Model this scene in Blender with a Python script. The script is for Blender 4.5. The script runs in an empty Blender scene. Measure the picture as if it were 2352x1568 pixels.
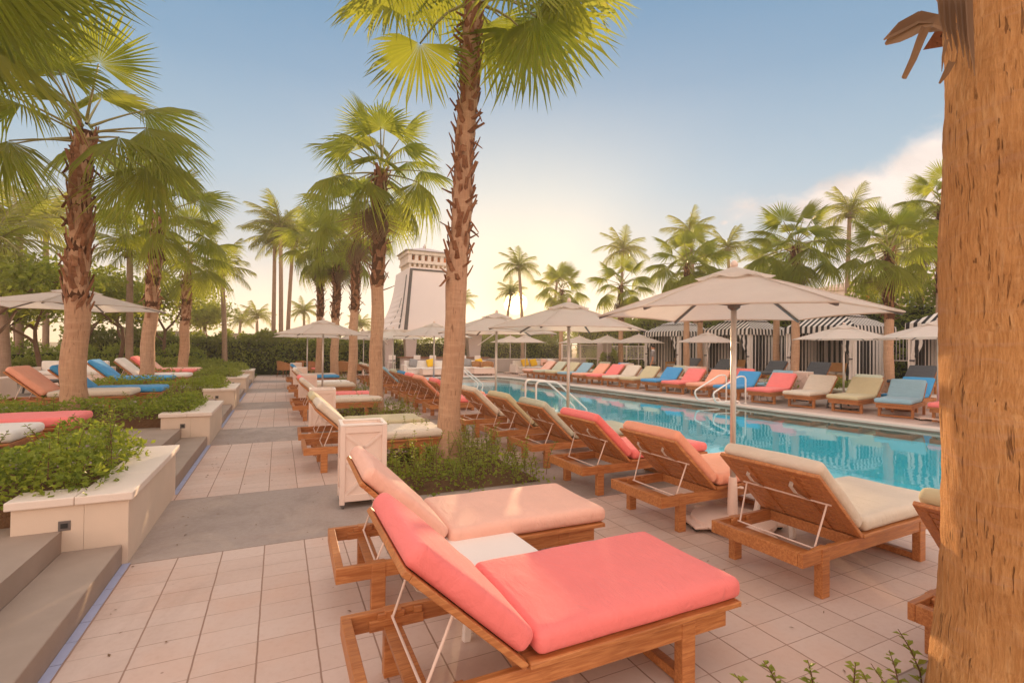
import bpy, bmesh, math, random
from math import sin, cos, tan, pi, radians, sqrt, atan2
from mathutils import Vector, Matrix, Euler, Quaternion
import mathutils.geometry as mgeo

scene = bpy.context.scene
COL = scene.collection
random.seed(7)

# ------------------------------------------------------------------ camera
# world frame: +Y runs along the garden path, +X towards the pool, metres
EYE = 1.65
YAW, PITCH, ROLL = .4426, .0119, -.012
FPX = 1841.0 / 3840.0            # focal length as a share of the picture's width
_R = Vector((cos(YAW), -sin(YAW), 0)); _F = Vector((sin(YAW), cos(YAW), 0)); _Z = Vector((0, 0, 1))
_fw = cos(PITCH) * _F + sin(PITCH) * _Z
_dn = sin(PITCH) * _F - cos(PITCH) * _Z
_rt = cos(ROLL) * _R + sin(ROLL) * _dn
_dn2 = -sin(ROLL) * _R + cos(ROLL) * _dn
cam_data = bpy.data.cameras.new('camera')
cam_data.sensor_width = 36.0
cam_data.lens = 36.0 * FPX
cam_data.clip_start = .05
cam_data.clip_end = 3000
cam = bpy.data.objects.new('camera', cam_data)
COL.objects.link(cam)
m = Matrix((_rt, -_dn2, -_fw)).transposed().to_4x4()
m.translation = Vector((0, 0, EYE))
cam.matrix_world = m
scene.camera = cam

# ------------------------------------------------------------------ light
SUN_AZ = radians(25.7)           # from +Y towards +X
SUN_EL = radians(5.2)
SUN_DIR = Vector((sin(SUN_AZ) * cos(SUN_EL), cos(SUN_AZ) * cos(SUN_EL), sin(SUN_EL)))
scene.view_settings.view_transform = 'Standard'
scene.view_settings.look = 'None'
scene.view_settings.exposure = 0.52
scene.view_settings.gamma = 1.0
scene.view_settings.use_curve_mapping = False

sun_data = bpy.data.lights.new('sun', 'SUN')
sun_data.energy = 5.0
sun_data.angle = radians(.53)
sun_data.color = (1.0, .68, .38)
sun = bpy.data.objects.new('sun', sun_data)
sun.rotation_euler = (-SUN_DIR).to_track_quat('-Z', 'Y').to_euler()
COL.objects.link(sun)

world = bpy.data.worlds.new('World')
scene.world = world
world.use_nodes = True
WN = world.node_tree; WN.nodes.clear()


class NT:
    """small helper for building node trees"""
    def __init__(s, nt): s.nt = nt
    def n(s, typ, **kw):
        nd = s.nt.nodes.new(typ)
        for k, v in kw.items(): setattr(nd, k, v)
        return nd
    def put(s, sock, v):
        if isinstance(v, bpy.types.NodeSocket): s.nt.links.new(v, sock)
        elif v is not None:
            if sock.type == 'RGBA' and len(v) == 3: v = (*v, 1)
            sock.default_value = v
    def math(s, op, a, b=None, c=None, clamp=False):
        nd = s.n('ShaderNodeMath', operation=op); nd.use_clamp = clamp
        s.put(nd.inputs[0], a)
        if b is not None: s.put(nd.inputs[1], b)
        if c is not None: s.put(nd.inputs[2], c)
        return nd.outputs[0]
    def vmath(s, op, a, b=None):
        nd = s.n('ShaderNodeVectorMath', operation=op)
        s.put(nd.inputs[0], a)
        if b is not None: s.put(nd.inputs[1], b)
        return nd.outputs['Value'] if op in ('DOT_PRODUCT', 'LENGTH') else nd.outputs[0]
    def mix(s, fac, a, b, blend='MIX'):
        nd = s.n('ShaderNodeMix', data_type='RGBA', blend_type=blend)
        s.put(nd.inputs[0], fac); s.put(nd.inputs[6], a); s.put(nd.inputs[7], b)
        return nd.outputs[2]
    def ramp(s, fac, stops, interp='LINEAR'):
        nd = s.n('ShaderNodeValToRGB'); cr = nd.color_ramp; cr.interpolation = interp
        while len(cr.elements) > 1: cr.elements.remove(cr.elements[-1])
        cr.elements[0].position = stops[0][0]; cr.elements[0].color = (*stops[0][1], 1)
        for p, c in stops[1:]:
            e = cr.elements.new(p); e.color = (*c, 1)
        s.put(nd.inputs[0], fac)
        return nd.outputs[0]
    def smooth(s, v, lo, hi, a=0., b=1.):
        nd = s.n('ShaderNodeMapRange', interpolation_type='SMOOTHSTEP')
        s.put(nd.inputs[0], v); s.put(nd.inputs[1], lo); s.put(nd.inputs[2], hi); s.put(nd.inputs[3], a); s.put(nd.inputs[4], b)
        return nd.outputs[0]
    def noise(s, vec, scale, detail=4., rough=.5, dist=0., col=False):
        nd = s.n('ShaderNodeTexNoise')
        if vec is not None: s.put(nd.inputs['Vector'], vec)
        s.put(nd.inputs['Scale'], scale); s.put(nd.inputs['Detail'], detail); s.put(nd.inputs['Roughness'], rough); s.put(nd.inputs['Distortion'], dist)
        return nd.outputs['Color' if col else 'Fac']
    def mapping(s, vec, loc=(0, 0, 0), rot=(0, 0, 0), scale=(1, 1, 1)):
        nd = s.n('ShaderNodeMapping')
        s.put(nd.inputs[0], vec); s.put(nd.inputs[1], loc); s.put(nd.inputs[2], rot); s.put(nd.inputs[3], scale)
        return nd.outputs[0]


w = NT(WN)
sky = w.n('ShaderNodeTexSky', sky_type='NISHITA')
sky.sun_disc = False
sky.sun_elevation = SUN_EL
sky.sun_rotation = SUN_AZ
sky.air_density = 1.0; sky.dust_density = 1.2; sky.ozone_density = 1.2
# the sky's huge range is compressed softly, as a tone-mapped exposure would
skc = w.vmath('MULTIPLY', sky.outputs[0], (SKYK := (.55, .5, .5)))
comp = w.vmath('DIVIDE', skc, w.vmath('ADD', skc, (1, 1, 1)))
tc = w.n('ShaderNodeTexCoord')
direc = w.vmath('NORMALIZE', tc.outputs['Generated'])
sep = w.n('ShaderNodeSeparateXYZ'); w.put(sep.inputs[0], direc)
elev = w.math('ABSOLUTE', sep.outputs[2])
sund = w.vmath('DOT_PRODUCT', direc, tuple(SUN_DIR))
# evening air: warm cream low down all round, soft blue higher up
air = w.ramp(elev, [(0., (.92, .66, .44)), (.06, (.80, .65, .51)), (.16, (.45, .46, .46)), (.30, (.245, .36, .455)), (.46, (.115, .245, .385)), (.60, (.09, .215, .36)), (.72, (.86, .76, .73)), (1., (1.15, 1.02, .96))])  # pale bright zenith is added as fill light on upward faces, above the frame
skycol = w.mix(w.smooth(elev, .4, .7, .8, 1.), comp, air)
# added warm glow behind and beside the camera, fill light for surfaces facing it
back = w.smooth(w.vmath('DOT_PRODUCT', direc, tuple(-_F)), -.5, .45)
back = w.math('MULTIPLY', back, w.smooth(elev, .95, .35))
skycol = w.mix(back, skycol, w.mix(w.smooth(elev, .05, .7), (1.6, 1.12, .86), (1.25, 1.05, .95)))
glow = w.math('POWER', w.math('MAXIMUM', sund, 0.), 34.)
skycol = w.mix(w.math('MULTIPLY', glow, .75), skycol, (.90, .76, .57))
glow2 = w.math('POWER', w.math('MAXIMUM', sund, 0.), 420.)
skycol = w.mix(w.math('MULTIPLY', glow2, .85), skycol, (1.12, .80, .42))
skycol = w.mix(w.smooth(sund, cos(radians(1.5)), cos(radians(.3))), skycol, (14., 9.5, 4.2))   # the low sun itself
# one bank of cloud low on the pool side, and wisps
az = w.math('ARCTAN2', sep.outputs[0], sep.outputs[1])
cvec = w.n('ShaderNodeCombineXYZ'); w.put(cvec.inputs[0], az); w.put(cvec.inputs[1], w.math('MULTIPLY', elev, 1.7))
cn = w.noise(cvec.outputs[0], 5.5, 9., .56, .35)
cn2 = w.noise(cvec.outputs[0], 1.9, 3., .5)
rise = w.smooth(az, .88, 1.17)          # the bank thickens towards the right
top = w.math('ADD', .268, w.math('MULTIPLY', rise, .075))
bot = w.math('SUBTRACT', .228, w.math('MULTIPLY', w.smooth(az, .92, 1.10), .15))
cn3 = w.math('MULTIPLY', w.math('SUBTRACT', w.noise(cvec.outputs[0], 4.2, 8., .58, .3), .5), .20)
body = w.math('MULTIPLY', w.smooth(w.math('ADD', w.math('SUBTRACT', top, elev), cn3), .0, .05), w.smooth(w.math('ADD', w.math('SUBTRACT', elev, bot), cn3), -.02, .06))
side = w.smooth(w.math('ADD', az, w.math('MULTIPLY', w.math('SUBTRACT', cn, .5), .22)), .80, .90)
cden = w.math('MULTIPLY', w.math('MULTIPLY', body, side), w.smooth(az, 2.3, 1.7))
puff = w.math('MULTIPLY', w.smooth(w.math('SQRT', w.math('ADD', w.math('POWER', w.math('SUBTRACT', az, .848), 2.), w.math('MULTIPLY', w.math('POWER', w.math('SUBTRACT', elev, .232), 2.), 4.))), .011, .004), w.smooth(cn, .35, .55))
cden = w.math('MAXIMUM', cden, w.math('MULTIPLY', puff, .8))
ccol = w.mix(w.smooth(w.math('ADD', w.math('MULTIPLY', cn, .7), w.math('MULTIPLY', cn2, .3)), .35, .66), (.55, .46, .42), (.80, .69, .62))
skycol = w.mix(w.math('MULTIPLY', cden, .9), skycol, ccol)
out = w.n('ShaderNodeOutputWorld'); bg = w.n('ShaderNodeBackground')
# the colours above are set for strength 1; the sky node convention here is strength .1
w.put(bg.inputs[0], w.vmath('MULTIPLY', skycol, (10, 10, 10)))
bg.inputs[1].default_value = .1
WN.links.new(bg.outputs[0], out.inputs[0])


# ------------------------------------------------------------------ placing
def ray(x, y):
    """direction through a point of a 2352 x 1568 picture"""
    F = FPX * 2352
    return (_fw + (x - 1176) / F * _rt + (y - 784) / F * _dn2)
def G(x, y, z=0.):
    d = ray(x, y); t = (z - EYE) / d.z
    return Vector((d.x * t, d.y * t, z))
def AT(x, y, dep):
    d = ray(x, y); t = dep / d.dot(_F)
    return Vector((d.x * t, d.y * t, EYE + d.z * t))
def onX(px, X):
    d = ray(px, 790); t = X / d.x
    return Vector((X, d.y * t, 0))
def onY(px, Y):
    d = ray(px, 790); t = Y / d.y
    return Vector((d.x * t, Y, 0))


# ------------------------------------------------------------------ builders
class MB:
    """collects boxes, tubes and faces; build() links them as ONE mesh object"""
    def __init__(s): s.v = []; s.f = []; s.mi = []
    def add(s, vs, fs, mi=0):
        o = len(s.v); s.v += [tuple(v) for v in vs]
        s.f += [tuple(i + o for i in f) for f in fs]; s.mi += [mi] * len(fs); return s
    def box(s, x0, x1, y0, y1, z0, z1, M=None, mi=0, bev=0.):
        if bev > 0:
            b = min(bev, (x1 - x0) * .45, (y1 - y0) * .45, (z1 - z0) * .45)
            bm = bmesh.new(); bmesh.ops.create_cube(bm, size=1)
            for v in bm.verts:
                v.co = ((x0 + x1) / 2 + v.co.x * (x1 - x0), (y0 + y1) / 2 + v.co.y * (y1 - y0), (z0 + z1) / 2 + v.co.z * (z1 - z0))
            bmesh.ops.bevel(bm, geom=bm.edges[:], offset=b, segments=2, profile=.5, affect='EDGES')
            bm.verts.index_update()
            vs = [v.co.copy() for v in bm.verts]; fs = [[v.index for v in f.verts] for f in bm.faces]; bm.free()
        else:
            vs = [Vector((x, y, z)) for z in (z0, z1) for y in (y0, y1) for x in (x0, x1)]
            fs = [(0, 2, 3, 1), (4, 5, 7, 6), (0, 1, 5, 4), (2, 6, 7, 3), (0, 4, 6, 2), (1, 3, 7, 5)]
        if M is not None: vs = [M @ v for v in vs]
        return s.add(vs, fs, mi)
    def beam(s, a, b, w, h, up=(0, 0, 1), bev=0., mi=0):
        a, b = Vector(a), Vector(b); d = b - a; L = d.length; x = d.normalized()
        y = Vector(up).cross(x)
        if y.length < 1e-4: y = Vector((0, 1, 0)).cross(x)
        y.normalize(); z = x.cross(y)
        M = Matrix((x, y, z)).transposed().to_4x4(); M.translation = a
        return s.box(0, L, -w / 2, w / 2, -h / 2, h / 2, M, mi, bev)
    def tube(s, pts, r, n=8, cap=True, mi=0):
        pts = [Vector(p) for p in pts]; k = len(pts)
        rs = r if isinstance(r, (list, tuple)) else [r] * k
        vs = []; prev = None
        for i, p in enumerate(pts):
            t = (pts[min(i + 1, k - 1)] - pts[max(i - 1, 0)]).normalized()
            if prev is None:
                a = Vector((0, 0, 1)).cross(t)
                if a.length < 1e-3: a = Vector((1, 0, 0)).cross(t)
            else:
                a = prev - t * prev.dot(t)
            a.normalize(); prev = a; b = t.cross(a)
            for j in range(n):
                q = 2 * pi * j / n
                vs.append(p + (a * cos(q) + b * sin(q)) * rs[i])
        fs = [(i * n + j, i * n + (j + 1) % n, (i + 1) * n + (j + 1) % n, (i + 1) * n + j) for i in range(k - 1) for j in range(n)]
        if cap: fs += [tuple(range(n - 1, -1, -1)), tuple(range((k - 1) * n, k * n))]
        return s.add(vs, fs, mi)
    def lathe(s, prof, n=24, c=(0, 0, 0), mi=0):
        vs = [(c[0] + r * cos(2 * pi * j / n), c[1] + r * sin(2 * pi * j / n), c[2] + z) for r, z in prof for j in range(n)]
        k = len(prof)
        fs = [(i * n + j, i * n + (j + 1) % n, (i + 1) * n + (j + 1) % n, (i + 1) * n + j) for i in range(k - 1) for j in range(n)]
        fs += [tuple(range(n - 1, -1, -1)), tuple(range((k - 1) * n, k * n))]
        return s.add(vs, fs, mi)
    def mesh(s, name, mats, smooth=False):
        me = bpy.data.meshes.new(name); me.from_pydata(s.v, [], s.f)
        for mt in (mats if isinstance(mats, (list, tuple)) else [mats]): me.materials.append(mt)
        if len(set(s.mi)) > 1: me.polygons.foreach_set('material_index', s.mi)
        if smooth: me.polygons.foreach_set('use_smooth', [True] * len(me.polygons))
        me.update(); return me
    def build(s, name, mats, parent=None, smooth=False, loc=None, rotz=0.):
        o = bpy.data.objects.new(name, s.mesh(name, mats, smooth)); COL.objects.link(o)
        if parent is not None: o.parent = parent
        if loc is not None: o.location = loc
        if rotz: o.rotation_euler = (0, 0, rotz)
        return o

def tag(o, label=None, cat=None, group=None, kind=None):
    if label: o['label'] = label
    if cat: o['category'] = cat
    if group: o['group'] = group
    if kind: o['kind'] = kind
    return o
def thing(name, label, cat, loc=(0, 0, 0), rotz=0., group=None, scale=1.):
    o = bpy.data.objects.new(name, None); COL.objects.link(o)
    o.empty_display_size = .1
    o.location = loc; o.rotation_euler = (0, 0, rotz)
    if scale != 1.: o.scale = (scale,) * 3
    return tag(o, label, cat, group)
def part(name, mesh, parent, M=None):
    o = bpy.data.objects.new(name, mesh); COL.objects.link(o); o.parent = parent
    if M is not None: o.matrix_local = M
    return o
def clone(root, label, loc, rotz=None, group=None, recolour=None, scale=None):
    """a copy of a thing with copies of its parts and sub-parts; recolour maps part name -> material"""
    def cp(o, par):
        c = o.copy(); COL.objects.link(c)
        if par is not None: c.parent = par
        base = o.name.split('.')[0]
        if recolour and base in recolour and c.type == 'MESH':
            c.material_slots[0].link = 'OBJECT'; c.material_slots[0].material = recolour[base]
        for ch in list(o.children): cp(ch, c)
        return c
    r = cp(root, None)
    r.location = loc
    if rotz is not None: r.rotation_euler = (0, 0, rotz)
    if scale is not None: r.scale = (scale,) * 3
    r['label'] = label
    if group: r['group'] = group
    return r
def smooth_by_angle(o, ang=40):
    me = o.data
    me.polygons.foreach_set('use_smooth', [True] * len(me.polygons))
    try: me.set_sharp_from_angle(angle=radians(ang))
    except Exception: pass
    return o


# ------------------------------------------------------------------ materials
def newmat(name):
    mt = bpy.data.materials.new(name); mt.use_nodes = True
    nt = NT(mt.node_tree); mt.node_tree.nodes.clear()
    o = nt.n('ShaderNodeOutputMaterial'); p = nt.n('ShaderNodeBsdfPrincipled')
    mt.node_tree.links.new(p.outputs[0], o.inputs[0])
    return mt, nt, p, o
def objco(nt): return nt.n('ShaderNodeTexCoord').outputs['Object']
def bump(nt, p, h, strength=.3, dist=.01):
    b = nt.n('ShaderNodeBump'); b.inputs['Strength'].default_value = strength; b.inputs['Distance'].default_value = dist
    nt.put(b.inputs['Height'], h); nt.mt = None
    nt.nt.links.new(b.outputs[0], p.inputs['Normal'])
def rgb(r, g, b):
    f = lambda c: (c / 255 / 12.92) if c / 255 <= .04045 else ((c / 255 + .055) / 1.055) ** 2.4
    return (f(r), f(g), f(b))
def scl(c, k): return tuple(min(1., x * k) for x in c)

def simple(name, col, rough=.6, var=.12, scale=6., bmp=.1, bscale=60., metal=0., spec=.5, bdist=.004):
    mt, nt, p, o = newmat(name)
    co = objco(nt)
    n = nt.noise(co, scale, 5., .6)
    nt.put(p.inputs['Base Color'], nt.mix(n, scl(col, 1 - var), scl(col, 1 + var)))
    p.inputs['Roughness'].default_value = rough; p.inputs['Metallic'].default_value = metal
    p.inputs['Specular IOR Level'].default_value = spec
    if bmp: bump(nt, p, nt.noise(co, bscale, 3., .6), bmp, bdist)
    return mt

def wood(name, c1, c2, rough=.42):
    mt, nt, p, o = newmat(name)
    co = objco(nt)
    oi = nt.n('ShaderNodeObjectInfo')
    sh = nt.vmath('ADD', co, nt.vmath('MULTIPLY', oi.outputs['Location'], (1.7, 1.3, .9)))
    st = nt.mapping(sh, scale=(2.2, 26, 26))
    g = nt.noise(st, 2.4, 6., .62, .9)
    g2 = nt.noise(sh, 3.1, 3., .5)
    c = nt.mix(nt.smooth(g, .32, .7), c1, c2)
    c = nt.mix(nt.math('MULTIPLY', nt.smooth(g2, .45, .75), .35), c, scl(c1, .62))
    nt.put(p.inputs['Base Color'], c)
    nt.put(p.inputs['Roughness'], nt.smooth(g, .2, .8, rough - .08, rough + .18))
    bump(nt, p, g, .25, .002)
    return mt

def fabric(name, col, rough=.85):
    mt, nt, p, o = newmat(name)
    co = objco(nt)
    wv = nt.n('ShaderNodeTexWave', wave_type='BANDS', bands_direction='X'); nt.put(wv.inputs['Vector'], co)
    wv.inputs['Scale'].default_value = 160; wv.inputs['Distortion'].default_value = 1.5
    wv2 = nt.n('ShaderNodeTexWave', wave_type='BANDS', bands_direction='Y'); nt.put(wv2.inputs['Vector'], co)
    wv2.inputs['Scale'].default_value = 160; wv2.inputs['Distortion'].default_value = 1.5
    weave = nt.math('ADD', wv.outputs['Fac'], wv2.outputs['Fac'])
    n = nt.noise(co, 5., 4., .6); n2 = nt.noise(co, 40., 3., .6)
    c = nt.mix(n, scl(col, .88), scl(col, 1.08))
    c = nt.mix(nt.math('MULTIPLY', n2, .18), c, scl(col, .8))
    nt.put(p.inputs['Base Color'], c)
    p.inputs['Roughness'].default_value = rough
    p.inputs['Sheen Weight'].default_value = .12; p.inputs['Sheen Roughness'].default_value = .4
    p.inputs['Specular IOR Level'].default_value = .25
    st = nt.noise(nt.vmath('ADD', co, nt.vmath('MULTIPLY', nt.n('ShaderNodeObjectInfo').outputs['Location'], (.7, .9, 1.1))), 2.3, 4., .6, .6)
    c = nt.mix(nt.math('MULTIPLY', nt.smooth(st, .55, .72), .16), c, scl(col, .72)); nt.put(p.inputs['Base Color'], c)
    crs = nt.noise(nt.mapping(co, scale=(3.4, 1.3, 2.)), 2.6, 4., .55, 1.6)
    h = nt.math('ADD', nt.math('MULTIPLY', weave, .05), nt.math('ADD', nt.math('MULTIPLY', n, 1.2), nt.math('MULTIPLY', crs, 2.8)))
    bump(nt, p, h, .5, .014)
    return mt

def leafmat(name, c1, c2, trans=.45, rough=.45, scale=1.2, tip=None, thru=(.55, .62, .06)):
    """leaves: light comes through them; tone varies from clump to clump and leaf to leaf"""
    mt, nt, p, o = newmat(name)
    geo = nt.n('ShaderNodeNewGeometry')
    co = objco(nt)
    oi = nt.n('ShaderNodeObjectInfo')
    n = nt.noise(co, scale, 3., .6)
    r = geo.outputs['Random Per Island']
    t = nt.math('ADD', nt.math('MULTIPLY', nt.smooth(n, .3, .7), .55), nt.math('MULTIPLY', r, .45))
    t = nt.math('ADD', t, nt.math('MULTIPLY', nt.math('SUBTRACT', oi.outputs['Random'], .5), .3), clamp=True)
    c = nt.mix(t, c1, c2)
    if tip: c = nt.mix(nt.math('MULTIPLY', nt.smooth(nt.noise(co, scale * 2.7, 2., .5), .62, .78), .7), c, tip)
    nt.put(p.inputs['Base Color'], c)
    p.inputs['Roughness'].default_value = rough
    p.inputs['Specular IOR Level'].default_value = .35
    tr = nt.n('ShaderNodeBsdfTranslucent'); nt.put(tr.inputs[0], nt.mix(.5, c, thru))
    ms = nt.n('ShaderNodeMixShader'); ms.inputs[0].default_value = trans
    L = nt.nt.links
    L.new(p.outputs[0], ms.inputs[1]); L.new(tr.outputs[0], ms.inputs[2]); L.new(ms.outputs[0], o.inputs[0])
    return mt

TILE_X, TILE_Y, BAND0, PERIOD, BANDW = .298, .207, 4.53, 4.76, 1.66
def paving():
    mt, nt, p, o = newmat('paving')
    co = objco(nt)
    sp = nt.n('ShaderNodeSeparateXYZ'); nt.put(sp.inputs[0], co)
    X, Y = sp.outputs[0], sp.outputs[1]
    wob = nt.math('MULTIPLY', nt.math('SUBTRACT', nt.noise(co, 9., 2., .5), .5), .006)
    u = nt.math('DIVIDE', nt.math('ADD', nt.math('ADD', X, .975 - .0), wob), TILE_X)
    v = nt.math('DIVIDE', nt.math('ADD', nt.math('SUBTRACT', Y, BAND0), wob), TILE_Y)
    fu = nt.math('FRACT', u); fv = nt.math('FRACT', v)
    du = nt.math('MULTIPLY', nt.math('MINIMUM', fu, nt.math('SUBTRACT', 1., fu)), TILE_X)
    dv = nt.math('MULTIPLY', nt.math('MINIMUM', fv, nt.math('SUBTRACT', 1., fv)), TILE_Y)
    ju = nt.smooth(du, .0030, .0058, 1., 0.); jv = nt.smooth(dv, .0014, .0032, 1., 0.)
    jv = nt.math('MULTIPLY', jv, nt.smooth(nt.noise(co, 2.5, 2., .5), .3, .6, .45, 1.))
    joint = nt.math('MAXIMUM', ju, jv)
    # plain poured bands cross the deck
    q = nt.math('MULTIPLY', nt.math('FRACT', nt.math('DIVIDE', nt.math('SUBTRACT', Y, BAND0), PERIOD)), PERIOD)
    inb = nt.math('MULTIPLY', nt.smooth(q, .0, .004), nt.smooth(q, BANDW, BANDW + .004, 1., 0.))
    edge = nt.math('MAXIMUM', nt.smooth(nt.math('ABSOLUTE', nt.math('SUBTRACT', q, .004)), .003, .007, 1., 0.), nt.smooth(nt.math('ABSOLUTE', nt.math('SUBTRACT', q, BANDW)), .003, .007, 1., 0.))
    cell = nt.n('ShaderNodeCombineXYZ'); nt.put(cell.inputs[0], nt.math('FLOOR', u)); nt.put(cell.inputs[1], nt.math('FLOOR', v))
    wn = nt.n('ShaderNodeTexWhiteNoise', noise_dimensions='2D'); nt.put(wn.inputs['Vector'], cell.outputs[0])
    n1 = nt.noise(co, 1.3, 5., .6); n2 = nt.noise(co, 26., 4., .65); n3 = nt.noise(co, 140., 2., .5)
    tile = nt.mix(wn.outputs['Value'], rgb(200, 174, 159), rgb(207, 183, 169))
    tile = nt.mix(nt.math('MULTIPLY', nt.smooth(n1, .4, .7), .5), tile, rgb(205, 165, 142))
    tile = nt.mix(nt.math('MULTIPLY', nt.smooth(n2, .5, .8), .25), tile, rgb(185, 150, 130))
    band = nt.mix(n1, rgb(166, 148, 136), rgb(152, 136, 130))
    band = nt.mix(nt.math('MULTIPLY', nt.smooth(nt.noise(co, 2.4, 6., .7, .6), .45, .7), .6), band, rgb(132, 114, 104))
    band = nt.mix(nt.math('MULTIPLY', nt.smooth(nt.noise(co, .9, 5., .65, 1.), .5, .66), .4), band, rgb(186, 164, 148))
    band = nt.mix(nt.math('MULTIPLY', n3, .25), band, rgb(185, 168, 152))
    c = nt.mix(joint, tile, rgb(150, 118, 100))
    c = nt.mix(inb, c, band)
    c = nt.mix(nt.math('MULTIPLY', edge, .8), c, rgb(120, 95, 82))
    stn = nt.noise(co, .55, 7., .68, .8)
    c = nt.mix(nt.math('MULTIPLY', nt.smooth(stn, .5, .68), .34), c, rgb(156, 126, 110))
    c = nt.mix(nt.math('MULTIPLY', nt.smooth(stn, .42, .3), .22), c, rgb(220, 198, 186))
    # a few dropped specks
    vo = nt.n('ShaderNodeTexVoronoi'); nt.put(vo.inputs['Vector'], co); vo.inputs['Scale'].default_value = 3.1
    c = nt.mix(nt.math('MULTIPLY', nt.smooth(vo.outputs['Distance'], .012, .03, 1., 0.), .6), c, rgb(120, 80, 60))
    nt.put(p.inputs['Base Color'], c)
    nt.put(p.inputs['Roughness'], nt.smooth(n2, .3, .7, .5, .72))
    h = nt.math('SUBTRACT', nt.math('MULTIPLY', n3, .25), nt.math('MULTIPLY', nt.math('MULTIPLY', joint, nt.math('SUBTRACT', 1., inb)), 1.))
    bump(nt, p, h, .35, .004)
    return mt

def stripes(name, axis, width, dark=rgb(28, 26, 30), light=rgb(246, 236, 228), soft=.06):
    mt, nt, p, o = newmat(name)
    co = objco(nt)
    sp = nt.n('ShaderNodeSeparateXYZ'); nt.put(sp.inputs[0], co)
    s = sp.outputs['XYZ'.index(axis)]
    f = nt.math('PINGPONG', nt.math('DIVIDE', s, width), 1.)
    m_ = nt.smooth(f, .5 - soft, .5 + soft)
    n = nt.noise(co, 9., 3., .6)
    nt.put(p.inputs['Base Color'], nt.mix(m_, scl(dark, 1.1), nt.mix(n, light, scl(light, .82))))
    p.inputs['Roughness'].default_value = .85
    bump(nt, p, nt.noise(co, 60., 3.), .1, .003)
    return mt

def trunkmat(name, base, dark, light, ring=9., vert=True, bs=.5):
    mt, nt, p, o = newmat(name)
    co = objco(nt)
    v = nt.noise(nt.mapping(co, scale=(40, 40, 3.2)), 1., 6., .68, .35)
    cr = nt.smooth(nt.noise(nt.mapping(co, scale=(46, 46, 5.)), 1., 2., .55, .5), .63, .71)
    rg = nt.noise(nt.mapping(co, scale=(4., 4., ring * 2.6)), 1., 5., .7, .6)
    bl = nt.noise(co, 2.2, 4., .6)
    c = nt.mix(nt.smooth(v, .3, .7), scl(base, .78), base)
    c = nt.mix(nt.math('MULTIPLY', nt.smooth(rg, .46, .72), .42), c, light)
    c = nt.mix(nt.math('MULTIPLY', nt.smooth(bl, .5, .75), .45), c, scl(dark, 1.5))
    c = nt.mix(nt.math('MULTIPLY', cr, .8 if vert else .3), c, dark)
    nt.put(p.inputs['Base Color'], c); p.inputs['Roughness'].default_value = .85
    p.inputs['Specular IOR Level'].default_value = .2
    h = nt.math('ADD', nt.math('MULTIPLY', v, .5), nt.math('SUBTRACT', nt.math('MULTIPLY', rg, .45), nt.math('MULTIPLY', cr, .9)))
    bump(nt, p, h, bs, .02)
    return mt

M = {}
M['paving'] = paving()
M['teak'] = wood('teak', rgb(166, 98, 50), rgb(202, 136, 80))
M['teak_dark'] = wood('teak_dark', rgb(120, 66, 34), rgb(160, 94, 50))
for k, c in dict(coral=(250, 132, 127), peach=(246, 172, 142), blush=(244, 190, 168), sand=(222, 206, 186), khaki=(206, 192, 154), sage=(196, 196, 172), blue=(72, 154, 206), slate_blue=(148, 182, 196), white=(238, 230, 220), charcoal=(84, 86, 90), grey=(150, 148, 148), yellow=(246, 196, 40)).items():
    M[k] = fabric(k + '_fabric', rgb(*c))
M['canvas'] = fabric('canvas', rgb(228, 216, 204), .8)
def _thin(mt, k, col):
    nt = NT(mt.node_tree); L = mt.node_tree.links
    o = next(n for n in mt.node_tree.nodes if n.type == 'OUTPUT_MATERIAL'); p = next(n for n in mt.node_tree.nodes if n.type == 'BSDF_PRINCIPLED')
    tr = nt.n('ShaderNodeBsdfTranslucent'); tr.inputs[0].default_value = (*col, 1)
    ms = nt.n('ShaderNodeMixShader'); ms.inputs[0].default_value = k
    L.new(p.outputs[0], ms.inputs[1]); L.new(tr.outputs[0], ms.inputs[2]); L.new(ms.outputs[0], o.inputs[0])
_thin(M['canvas'], .42, (.90, .78, .66))
M['white_paint'] = simple('white_paint', rgb(236, 224, 214), .45, .05, 4., .05, 40.)
M['pale_paint'] = simple('pale_paint', rgb(232, 206, 190), .5, .07, 5., .05, 40.)
M['alu'] = simple('brushed_aluminium', rgb(205, 196, 188), .38, .05, 8., .03, 80., metal=.55)
M['dark_metal'] = simple('grey_metal', rgb(112, 104, 100), .45, .1, 8., .03, 80., metal=.3)
M['black'] = simple('black_rubber', rgb(36, 34, 34), .6, .1, 10., .05)
M['steel'] = simple('painted_rail', rgb(240, 228, 218), .3, .03, 4., 0.)
M['stucco'] = simple('stucco', rgb(216, 196, 176), .9, .09, 2.6, .3, 130., spec=.15, bdist=.004)
M['stucco_cap'] = simple('cap_stone', rgb(226, 210, 196), .75, .08, 3.4, .2, 90., spec=.2)
M['step'] = simple('step_stone', rgb(160, 142, 128), .8, .2, 3., .25, 70., spec=.2)
M['soil'] = simple('soil', rgb(112, 84, 62), .95, .35, 7., .8, 45., spec=.05, bdist=.03)
M['blue_tile'] = simple('blue_border_tile', rgb(164, 168, 196), .5, .12, 7., .05)
M['coping'] = simple('coping_stone', rgb(216, 196, 182), .7, .08, 3., .15, 60.)
M['waterline'] = simple('waterline_tile', rgb(152, 122, 106), .4, .2, 12., .1, 40.)
M['plaster'] = simple('pool_plaster', rgb(112, 214, 226), .7, .06, 1.2, .05)
M['trunk'] = trunkmat('palm_bark', rgb(196, 154, 122), rgb(132, 94, 70), rgb(214, 178, 148))
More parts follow.
